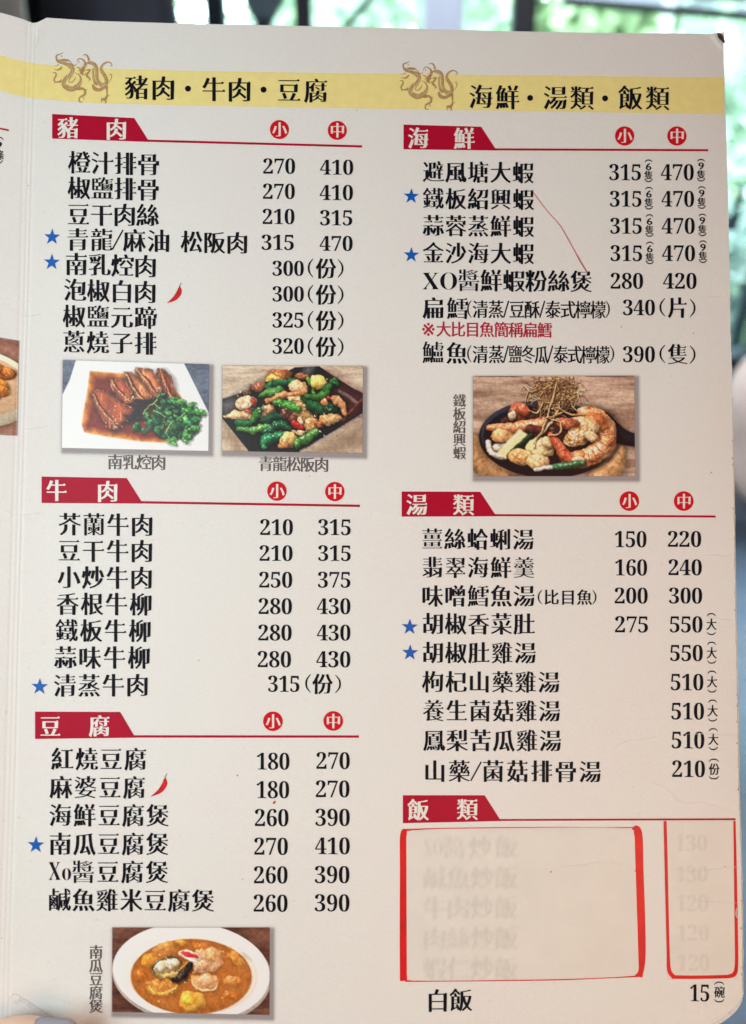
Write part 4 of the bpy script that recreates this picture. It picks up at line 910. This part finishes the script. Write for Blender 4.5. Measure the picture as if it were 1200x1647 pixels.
def photo_left():
    s = Photo([(-170, 516), (30.5, 549), (27.5, 700), (-170, 690)], -900, 300, 140, 1545, m=2)
    s.I[:] = 0; s.wood((178, 130, 112), (128, 84, 70), 150)
    s.blob(-60, 900, 560, 560, 0, (236, 218, 190), rag=0, bump=0, sh=.5, dome=.5, spec=.1); s.blob(-60, 860, 480, 440, 0, (214, 176, 140), rag=0, bump=0, sh=0, dome=.2, spec=0)
    for x, y, a, b, g in [(150, 640, 130, 100, 20), (200, 620, 90, 60, 50), (60, 840, 160, 120, 0), (20, 1010, 120, 46, -5), (-100, 700, 180, 140, 0), (-220, 900, 200, 160, 0), (20, 560, 140, 80, 20), (120, 900, 110, 90, 30)]:
        s.blob(x, y, a, b, g, (222, 140, 60), rag=.15, bump=1, cell=60, col2=(200, 110, 44), spec=.4)
    s.emit(left, .95, (0, 0), label='edge of a printed photo of fried pieces in a pale bowl')
photo_pork(); photo_greens(); photo_prawn(); photo_soup(); photo_left()

# ------------------------------------------------------------------ paper patches over the rice dishes
def rrect(P, r, n=6):
    """rounded quad from corners tl,tr,br,bl in px -> polygon"""
    P = [np.array(p, float) for p in P]; out = []
    for i in range(4):
        a, b, c = P[i - 1], P[i], P[(i + 1) % 4]; ri = r[i]
        u, v = (a - b) / np.linalg.norm(a - b), (c - b) / np.linalg.norm(c - b)
        for k in range(n + 1):
            t = k / n; out.append((b + u * ri) * (1 - t) ** 2 + b * 2 * t * (1 - t) + (b + v * ri) * t * t)
    return np.array(out)
def fan(P):
    P = np.asarray(P); c = P.mean(0); V = np.vstack([c, P]); n = len(P); mid = np.vstack([c, (P + c) / 2])
    R_ = 14; PP = []
    for a_, b_ in zip(P, np.roll(P, -1, 0)):
        k_ = max(1, int(np.linalg.norm(b_ - a_) / 14)); PP += [a_ + (b_ - a_) * q / k_ for q in range(k_)]
    P = np.array(PP); n = len(P); V = np.vstack([c] + [c + (P - c) * (k + 1) / R_ for k in range(R_)]); T = [(0, 1 + i, 1 + (i + 1) % n) for i in range(n)]
    for k in range(R_ - 1):
        for i in range(n):
            a, b = 1 + k * n + i, 1 + k * n + (i + 1) % n; T += [(a, a + n, b + n), (a, b + n, b)]
    return V, T
def dense_quad(P): return quadfill(P, 40, 30)
stamp('paper_patch', [dense_quad([(644, 1333), (1030, 1330.5), (1036, 1571), (643.5, 1578)])], M_patch, page, L_BAND)
o = stamp('patch_border', [ribbon([(652.5, 1333.5), (649, 1345), (649, 1400), (648.5, 1500), (649, 1577.5)], [6, 11, 11.5, 11, 11.5], 10),
                       ribbon([(1018, 1330.8), (1026, 1340), (1028, 1400), (1030.5, 1480), (1031.5, 1540), (1027, 1571)], [6, 13, 13.5, 14, 13, 12], 10),
                       ribbon([(650, 1335), (700, 1332.5), (800, 1331.2), (900, 1330.4), (960, 1330.6), (1022, 1331)], [3.5, 1.5, 1.4, .8, .4, 1.5], 10),
                       ribbon([(652, 1577.5), (700, 1578), (800, 1577), (900, 1575.5), (980, 1572.5), (1032, 1569.5)], [3, 1.2, 1.6, 1.8, 1.4, 3], 10)], M_marker, page, L_INK)
stamp('patch_lining', [fan(rrect([(653.5, 1335), (1020, 1332.5), (1027.5, 1569), (654.5, 1577)], [13, 14, 14, 10]))], M_patch, page, L_INK + .00004)
stamp('paper_patch', [dense_quad([(1068.5, 1321), (1183.5, 1320), (1187, 1574), (1073, 1576)])], M_patch, page, L_BAND + .00001)
stamp('patch_border', [ribbon([(1069.5, 1320.5), (1071, 1380), (1072.5, 1450), (1074.5, 1530), (1076, 1560), (1083, 1571)], [5, 5.2, 5, 5, 6.5, 7], 8),
                       ribbon([(1080, 1571), (1110, 1571.5), (1150, 1571), (1173, 1570.3)], [6, 5.6, 5.6, 5.6], 8),
                       ribbon([(1171, 1570.5), (1181, 1566), (1184.3, 1550), (1184, 1500), (1182.5, 1400), (1181, 1320)], [6, 7, 5.4, 5.4, 4.6, 3.6], 8)], M_marker, page, L_INK)
for yy, tx in zip((1362.5, 1411.5, 1460, 1509, 1557.5), ('XO醬炒飯', '鹹魚炒飯', '牛肉炒飯', '肉絲炒飯', '蝦仁炒飯')):
    if tx[0] == 'X': base_s = latin('X', 681, 696, yy - 13, yy + 13) + latin('O', 697, 712, yy - 13, yy + 13) + cjk('醬炒飯', 713, 829, yy, yy - 1, 33)
    else: base_s = cjk(tx, 681, 829, yy, yy - 1, 34)
    reps = []
    for k in range(7):
        a = k * 2.4; r = 1.5 * math.sqrt(k)
        reps.append(stamp('faded_letters', [(np.asarray(v) + (r * math.cos(a), r * math.sin(a)), t) for v, t in base_s], M_ghost, page, L_INK2 + k * .000006))
for yy, tx in zip((1355, 1405, 1452, 1499.5, 1547.5), ('130', '130', '120', '120', '120')):
    xx = 1085 + (yy - 1355) * .02; b_ = digits(tx, xx, xx + 52, yy - 13, yy + 13.5)
    for k in range(6):
        a = k * 2.4; r = 1.2 * math.sqrt(k)
        stamp('faded_letters', [(np.asarray(v) + (r * math.cos(a), r * math.sin(a)), t) for v, t in b_], M_ghost, page, L_INK2 + k * .000006)
stamp('glue_mark', [ribbon([(1188, 1458), (1184, 1462), (1183.5, 1472), (1187, 1477)], [1, 1.3, 1.3, 1], 6)], M_scuff, page, L_INK2 + .0001)

# merge the overlapping copies of each faded row into one object
def join_like(name):
    groups = {}
    for o in [o for o in page.children if o.name.split('.')[0] == name]:
        key = round(sum(v.co.y for v in o.data.vertices) / len(o.data.vertices) / .004), o.data.vertices[0].co.x > .08
        groups.setdefault(key, []).append(o)
    for g in groups.values():
        bm = bmesh.new()
        for o in g: bm.from_mesh(o.data)
        bm.to_mesh(g[0].data); bm.free(); g[0].data.update()
        for o in g[1:]: bpy.data.objects.remove(o)
join_like('faded_letters')

# ------------------------------------------------------------------ the room behind
def ray(px, py):
    d = R3 @ np.array([(px - PCX) / FPX, -(py - PCY) / FPX, -1.0]); return d
def at_y(px, py, Y):
    d = ray(px, py); t = (Y - T3[1]) / d[1]; return T3 + d * t
def box_me(name, x0, x1, y0, y1, z0, z1, bev=.004):
    bm = bmesh.new(); bmesh.ops.create_cube(bm, size=1)
    for v in bm.verts: v.co = ((x0 + x1) / 2 + v.co.x * (x1 - x0), (y0 + y1) / 2 + v.co.y * (y1 - y0), (z0 + z1) / 2 + v.co.z * (z1 - z0))
    if bev: bmesh.ops.bevel(bm, geom=bm.edges[:], offset=min(bev, abs(x1 - x0) * .3, abs(y1 - y0) * .3, abs(z1 - z0) * .3), segments=2, affect='EDGES')
    me = bpy.data.meshes.new(name); bm.to_mesh(me); bm.free(); return me
def bar_me(name, p, q, w_, t_):
    """bar from p to q, width w_, depth t_"""
    p, q = Vector(p), Vector(q); d = (q - p).normalized(); up = Vector((0, 1, 0)); sx = d.cross(up).normalized()
    me = box_me(name, -w_ / 2, w_ / 2, -t_ / 2, t_ / 2, 0, (q - p).length)
    M = Matrix((sx, up, d)).transposed().to_4x4(); M.translation = p; me.transform(M); me.update(); return me
M_wall = material('painted_wall', (.50, .39, .34), rough=.8, noise=.1, nscale=4)
M_floor = material('blue_grey_floor', (.12, .175, .26), rough=.5, noise=.25, nscale=8, col2=(.10, .14, .20))
M_frame = material('dark_blue_frame', (.012, .022, .040), rough=.4)
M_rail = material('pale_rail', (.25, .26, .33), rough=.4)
WY = 2.5
def setting(name, me, mat):
    return tag(obj(name, me, mat), kind='structure')
setting('floor', box_me('floor', -3, 3.2, -2.5, WY + .1, -.1, 0, 0), M_floor)
setting('ceiling', box_me('ceiling', -3, 3.2, -2.5, WY + .1, 2.6, 2.7, 0), M_wall)
setting('wall_back', box_me('wall_back', -3, 3.2, -2.6, -2.5, -.1, 2.7, 0), M_wall)
setting('wall_left', box_me('wall_left', -3.1, -3, -2.5, WY + .1, -.1, 2.7, 0), M_wall)
setting('wall_right', box_me('wall_right', 3.2, 3.3, -2.5, WY + .1, -.1, 2.7, 0), M_wall)
setting('wall_front', box_me('wall_front', -3, 3.2, WY, WY + .1, 0, .56, 0), material('blue_grey_wall', (.22, .27, .36), rough=.8, noise=.1, nscale=4))
setting('wall_front_top', box_me('wall_front_top', -3, 3.2, WY, WY + .1, 1.66, 2.6, 0), M_wall)
setting('garden_ground', box_me('garden_ground', -12, 12, WY + .1, 22, -.12, -.02, 0), material('lawn', (.20, .36, .16), noise=.4, nscale=3))

win = tag(empty('window', (0, WY, .56)), 'wide dark framed window with slim mullions above the menu, garden outside', 'window')
def wpart(name, me, mat):
    me.transform(Matrix.Translation((0, -WY, -.56))); return obj(name, me, mat, win)
zt = 1.66
for (pa, pb, wd, mt) in [((335 + 358) / 2, 346, 27, M_frame), (488, 488, 24, M_frame), (843, 842, 33, M_frame), (-40, -40, 26, M_frame), (1330, 1330, 26, M_frame)]:
    p = at_y(pa, 20, WY + .03); sx = wd / FPX * np.linalg.norm(at_y(pa, 20, WY) - T3) * .98
    wpart('mullion', box_me('mullion', p[0] - sx / 2, p[0] + sx / 2, WY + .01, WY + .07, .6, zt), mt)
wpart('sill', box_me('sill', -2.9, 3.1, WY - .06, WY + .1, .56, .60), M_frame)
wpart('pane', box_me('pane', -2.95, 3.15, WY + .035, WY + .041, .60, zt, 0), None)
gm = bpy.data.materials.new('window_glass'); gm.use_nodes = True; nt = gm.node_tree; nt.nodes.clear()
ou = nt.nodes.new('ShaderNodeOutputMaterial'); mx = nt.nodes.new('ShaderNodeMixShader'); tr = nt.nodes.new('ShaderNodeBsdfTransparent'); gl = nt.nodes.new('ShaderNodeBsdfGlossy')
gl.inputs['Roughness'].default_value = .02; tr.inputs[0].default_value = (.95, .98, .96, 1); mx.inputs[0].default_value = .05
nt.links.new(tr.outputs[0], mx.inputs[1]); nt.links.new(gl.outputs[0], mx.inputs[2]); nt.links.new(mx.outputs[0], ou.inputs[0])
for o in win.children:
    if o.name.startswith('pane'): o.data.materials.append(gm)
# slanting transom, upper right; its pale sheen is a bar set outdoors for sky light
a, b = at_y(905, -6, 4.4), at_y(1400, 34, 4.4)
bme = bar_me('transom_strip', tuple(a), tuple(b), .050, .05); bme.transform(Matrix.Translation((-a[0], -4.4, -a[2])))
bo = obj('transom_strip', bme, M_rail); bo.location = (a[0], 4.4, a[2]); tag(bo, 'added pale grey bar outdoors, standing in for the glossy window transom at upper right', 'transom_strip')
a, b = at_y(890, -30, WY + .1), at_y(1330, 0, WY + .1); wpart('transom_frame', bar_me('transom_frame', tuple(a), tuple(b), .034, .05), M_frame)
a, b = at_y(905, 3, WY + .1), at_y(1330, 37, WY + .1); wpart('transom_frame', bar_me('transom_frame', tuple(a), tuple(b), .018, .04), M_frame)

# outdoor things
M_post = material('lilac_grey_column', (.26, .25, .34), rough=.7)
p0, p1 = at_y(680, 40, 3.6), at_y(743, 40, 3.6)
col = tag(empty('column', ((p0[0] + p1[0]) / 2, 3.6, 0)), 'pale lilac grey column outdoors between the middle mullions', 'column')
hw = (p1[0] - p0[0]) / 2
obj('shaft', box_me('shaft', -hw, hw, -hw, hw, .16, 3.2, .01), M_post, col); obj('plinth', box_me('plinth', -hw * 1.3, hw * 1.3, -hw * 1.3, hw * 1.3, -.02, .16, .01), M_post, col)
p = at_y(1072, 35, 4.2)
pole = tag(empty('pole', (p[0], 4.2, 0)), 'thin white pole outdoors seen through the right part of the window', 'pole')
bm = bmesh.new(); bmesh.ops.create_cone(bm, cap_ends=True, segments=20, radius1=.024, radius2=.022, depth=3.4, matrix=Matrix.Translation((0, 0, 1.68))); me = bpy.data.meshes.new('shaft'); bm.to_mesh(me); bm.free()
obj('shaft', me, material('white_paint', (.6, .62, .7), rough=.5), pole)
bm = bmesh.new(); bmesh.ops.create_cone(bm, cap_ends=True, segments=20, radius1=.07, radius2=.06, depth=.04); me = bpy.data.meshes.new('foot'); bm.to_mesh(me); bm.free(); obj('foot', me, bpy.data.materials['white_paint'], pole)

def leaf_cloud(name, n, fn, size, mat, parent=None, aspect=.5):
    V, F = [], []
    for i in range(n):
        c = Vector(fn()); a = Vector(rng.normal(size=3)).normalized(); b = a.orthogonal().normalized(); b.rotate(Matrix.Rotation(random.uniform(0, 6.3), 3, a)); c2 = a.cross(b)
        L = size * random.uniform(.6, 1.4); k = len(V)
        V += [c - b * L, c + c2 * L * aspect + a * L * .1, c + b * L, c - c2 * L * aspect + a * L * .1]; F += [(k, k + 1, k + 2), (k, k + 2, k + 3)]
    return obj(name, mesh_np(name, V, F), mat, parent)
M_leaf = [material('leaf_green', (.54, .70, .46), rough=.6, noise=.2, nscale=3), material('leaf_pale', (.55, .72, .60), rough=.6, noise=.25, nscale=3), material('leaf_cyan', (.58, .74, .74), rough=.5, noise=.3, nscale=4)]
def clumps(x0, x1, y0, y1, z0, z1, nc_, r):
    cs = [(random.uniform(x0, x1), random.uniform(y0, y1), random.uniform(z0, z1)) for _ in range(nc_)]
    def f():
        c = random.choice(cs); v = rng.normal(size=3); v /= np.linalg.norm(v); q = r * random.random() ** .4
        return (c[0] + v[0] * q, c[1] + v[1] * q, c[2] + v[2] * q * .8)
    return f
tag(leaf_cloud('hedge', 52000, clumps(-6, 6.5, 6.6, 8.0, .2, 3.8, 170, .66), .095, M_leaf[0]), 'bright green hedge filling the garden beyond the window', 'hedge')
for (px, py, Y, r, k, lab) in [(1250, 230, 4.6, .62, 1, 'pale green bush outdoors to the right of the menu'), (1215, 450, 3.3, .26, 2, 'large pale cyan leaved shrub just outside, lower right of window'), (560, -20, 5.0, .7, 1, 'light green bush outdoors between the second and third mullions')]:
    c = at_y(px, py, Y)
    t = tag(empty('bush', (c[0], Y, 0)), lab, 'bush')
    fn = clumps(-r, r, -r * .6, r * .6, c[2] - r, c[2] + r, 16, r * .5)
    leaf_cloud('crown', 2600 if k == 1 else 500, fn, .05 if k == 1 else .075, M_leaf[k], t, .6)
    V = []
    for q in range(5):
        a_ = q * 1.3; obj('stem', bar_me('stem', (.03 * math.cos(a_), .03 * math.sin(a_), -.02), (r * .4 * math.cos(a_), r * .3 * math.sin(a_), max(.2, c[2])), .014, .014), M_frame, t)
def trunk(lab, pts, w0, w1, Y):
    P = [at_y(x, y, Y) for x, y in pts]; o = tag(empty('trunk', (P[0][0], Y, P[0][2])), lab, 'trunk')
    for i in range(len(P) - 1):
        a_, b_ = Vector(P[i]) - o.location, Vector(P[i + 1]) - o.location
        obj('branch', bar_me('branch', a_, b_, w0 + (w1 - w0) * i / max(len(P) - 2, 1), .04), M_frame, o)
    return o
# dark forked trunk between first and second mullion; slanting branch right of the second
t = trunk('dark forked trunk outdoors between the two left mullions', [(424, 420), (424, 34)], .055, .05, 3.2)
for e_ in ((398, -10), (452, -12)):
    A_, B_ = at_y(424, 44, 3.2), at_y(e_[0], e_[1], 3.2); obj('branch', bar_me('branch', Vector(A_) - t.location, Vector(B_) - t.location, .045, .04), M_frame, t)
A_, B_, C_ = at_y(402, -14, 3.19), at_y(448, -14, 3.19), at_y(424, 30, 3.19)
obj('crotch', mesh_np('crotch', [tuple(Vector(q) - t.location + Vector((0, s_, 0))) for s_ in (0, .03) for q in (A_, B_, C_)], [(0, 2, 1), (3, 4, 5), (0, 1, 4, 3), (1, 2, 5, 4), (2, 0, 3, 5)]), M_frame, t)
trunk('dark slanting branch outdoors right of the second mullion', [(500, 110), (562, 38), (612, -20)], .022, .022, 3.2)
trunk('dark thin stem rising outdoors beside the right edge of the menu', [(1172, 372), (1182, 345), (1194, 300)], .038, .016, 3.0)
trunk('dark slanting stem low in the window right of the menu', [(1180, 560), (1192, 510), (1215, 430), (1232, 380)], .035, .03, 2.9)

# dark upholstered chair back, upper left, and pale wall piece beside it
M_navy = material('navy_fabric', (.010, .014, .026), rough=.85, noise=.5, nscale=14, bump=.5, bscale=60)
c0, c1 = at_y(34, 45, 1.5), at_y(322, 45, 1.5); cxm = (c0[0] + c1[0]) / 2
ch = tag(empty('armchair', (cxm, 1.5, 0)), 'dark navy upholstered high-backed chair behind the menu at upper left', 'armchair')
hw = (c1[0] - c0[0]) / 2; zt_ = at_y(160, -30, 1.5)[2]
bm = bmesh.new(); bmesh.ops.create_cube(bm, size=1)
for v in bm.verts:
    topv = v.co.z > 0; v.co = (v.co.x * 2 * hw * (.76 if topv else 1.12) - (.01 if topv else 0), v.co.y * .12, .45 + (v.co.z + .5) * (zt_ + .04 - .45))
bmesh.ops.bevel(bm, geom=bm.edges[:], offset=.035, segments=5, affect='EDGES'); me = bpy.data.meshes.new('backrest'); bm.to_mesh(me); bm.free()
for f in me.polygons: f.use_smooth = True
obj('backrest', me, M_navy, ch); obj('seat', box_me('seat', -hw * 1.1, hw * 1.1, -.46, .05, .36, .46, .03), M_navy, ch)
for sx in (-1, 1):
    for y in (-.42, .02): obj('leg', box_me('leg', sx * hw * .95 - .02, sx * hw * .95 + .02, y - .02, y + .02, 0, .36), M_frame, ch)
p = at_y(10, 10, 2.2); q0, q1 = at_y(-60, 10, 2.2), at_y(46, 10, 2.2)
pl = tag(empty('pillar', ((q0[0] + q1[0]) / 2, 2.2, 0)), 'light grey pillar at the far upper left behind the navy chair', 'pillar')
hw2 = (q1[0] - q0[0]) / 2
obj('shaft', box_me('shaft', -hw2, hw2, -.05, .05, .08, 2.6, .01), material('light_grey_plaster', (.40, .38, .37), rough=.8), pl); obj('base', box_me('base', -hw2 * 1.08, hw2 * 1.08, -.07, .07, 0, .08, .01), M_frame, pl)

# pale grey rounded cushion seat behind the right edge
M_cush = material('grey_cushion', (.50, .465, .47), rough=.85, noise=.25, nscale=9, bump=.4, bscale=80)
c = at_y(1232, 690, 1.1)
st = tag(empty('chair', (c[0], 1.1, 0)), 'rounded pale grey chair back blurred beyond the right edge of the menu', 'chair')
bm = bmesh.new(); bmesh.ops.create_uvsphere(bm, u_segments=40, v_segments=24, radius=1)
for v in bm.verts:
    x, y, z = v.co; f_ = lambda k, e=.6: math.copysign(abs(k) ** e, k)
    v.co = (.105 + f_(x, .7) * .17 - z * -.012, f_(y, .8) * .05 + z * .07, c[2] + f_(z, .7) * .125)
me = bpy.data.meshes.new('backrest'); bm.to_mesh(me); bm.free()
for f in me.polygons: f.use_smooth = True
obj('backrest', me, M_cush, st); zb = c[2] - .14
obj('seat', box_me('seat', .05, .36, -.42, -.04, max(.3, zb - .14), max(.3, zb - .14) + .05, .02), M_frame, st)
for sx in (0.22, .34):
    for y in (-.39, -.07): obj('leg', box_me('leg', sx - .012, sx + .012, y - .012, y + .012, 0, max(.3, zb - .14)), M_frame, st)
for sx in (.08, .20): obj('support', box_me('support', sx - .008, sx + .008, -.035, -.02, max(.3, zb - .1), c[2] - .05), M_frame, st)

# ------------------------------------------------------------------ hand holding the lower left corner
M_skin = material('skin', (.86, .58, .45), rough=.5, noise=.12, nscale=60, bump=.25, bscale=700, spec=.4)
M_skin.node_tree.nodes['Principled BSDF'].inputs['Subsurface Weight'].default_value = .15
M_skin.node_tree.nodes['Principled BSDF'].inputs['Subsurface Radius'].default_value = (.004, .0015, .001)
hand = tag(empty('hand'), 'fair hand gripping the lower left corner of the menu, thumb with grey nail in front', 'hand')
hand.matrix_world = menu.matrix_world.copy()
def pg(px, py, z):
    X, Y, h = page_xy(np.array([float(px)]), np.array([float(py)])); return Vector((X[0], Y[0], h[0] + z))
def skin(name, chains, parent):
    me = bpy.data.meshes.new(name); V, E, Rr = [], [], []; key = {}
    for ch_ in chains:
        prev = None
        for (p, r) in ch_:
            k = tuple(round(c, 5) for c in p)
            if k not in key: key[k] = len(V); V.append(p); Rr.append(r)
            if prev is not None: E.append((prev, key[k]))
            prev = key[k]
    me.from_pydata(V, E, []); o = obj(name, me, M_skin, parent)
    md = o.modifiers.new('skin', 'SKIN'); md.use_smooth_shade = True
    for v, r in zip(me.skin_vertices[0].data, Rr): v.radius = (r, r)
    me.skin_vertices[0].data[0].use_root = True
    sb = o.modifiers.new('sub', 'SUBSURF'); sb.levels = 2; sb.render_levels = 2
    dg = bpy.context.evaluated_depsgraph_get(); m2 = bpy.data.meshes.new_from_object(o.evaluated_get(dg)); o.modifiers.clear(); o.data = m2
    if not m2.materials: m2.materials.append(M_skin)
    return o
wrist = pg(-60, 2080, -.012); palm = pg(-40, 1900, -.010); cmc = pg(-60, 1800, .006)
kn = [pg(-95, 1735, -.012), pg(-25, 1725, -.014), pg(45, 1735, -.014), pg(108, 1765, -.013)]
ch_ = [[(wrist, .026), (palm, .024)]]
ch_.append([(palm, .024), (cmc, .014), (pg(-30, 1700, .011), .0112), (pg(22, 1651, .0100), .0095), (pg(66, 1650, .0086), .0086), (pg(98, 1656, .0074), .0066)])
tips = [(-70, 1560), (5, 1530), (72, 1545), (120, 1600)]
for k_, (kk, tp) in enumerate(zip(kn, tips)):
    mid = (kk + pg(tp[0], tp[1], -.014)) / 2 + Vector((0, 0, -.004)); ti = pg(tp[0], tp[1], -.0095); q = (mid + ti) / 2 + Vector((0, 0, -.001))
    ch_.append([(palm, .024), ((palm + kk) / 2, .014), (kk, .0098), (mid, .0085), (q, .0078), (ti, .0068)])
skin('skin_surface', ch_, hand)
# thumb nail, grey polish
nv, nf = [], []
c_ = pg(113, 1630, .0158); ex = (pg(112, 1664, .0) - pg(58, 1660, .0)).normalized(); ey = Vector((0, 0, 1)).cross(ex).normalized(); ez = ex.cross(ey)
for j in range(9):
    for i in range(13):
        u, v = -1 + 2 * i / 12, -1 + 2 * j / 8; rr = math.sqrt(max(0, 1 - .75 * u ** 4)) if u > 0 else math.sqrt(max(0, 1 - .35 * u ** 4))
        nv.append(c_ + ex * (u * .0072) + ey * (v * rr * .0060) + ez * (-.0030 * (v * rr) ** 2 - .0013 * u * u))
nf = [(j * 13 + i, j * 13 + i + 1, (j + 1) * 13 + i + 1, (j + 1) * 13 + i) for j in range(8) for i in range(12)]
no = obj('nail', mesh_np('nail', nv, nf, True), material('grey_nail_polish', (.30, .29, .33), rough=.5, spec=.2), hand)
md = no.modifiers.new('s', 'SOLIDIFY'); md.thickness = .0006
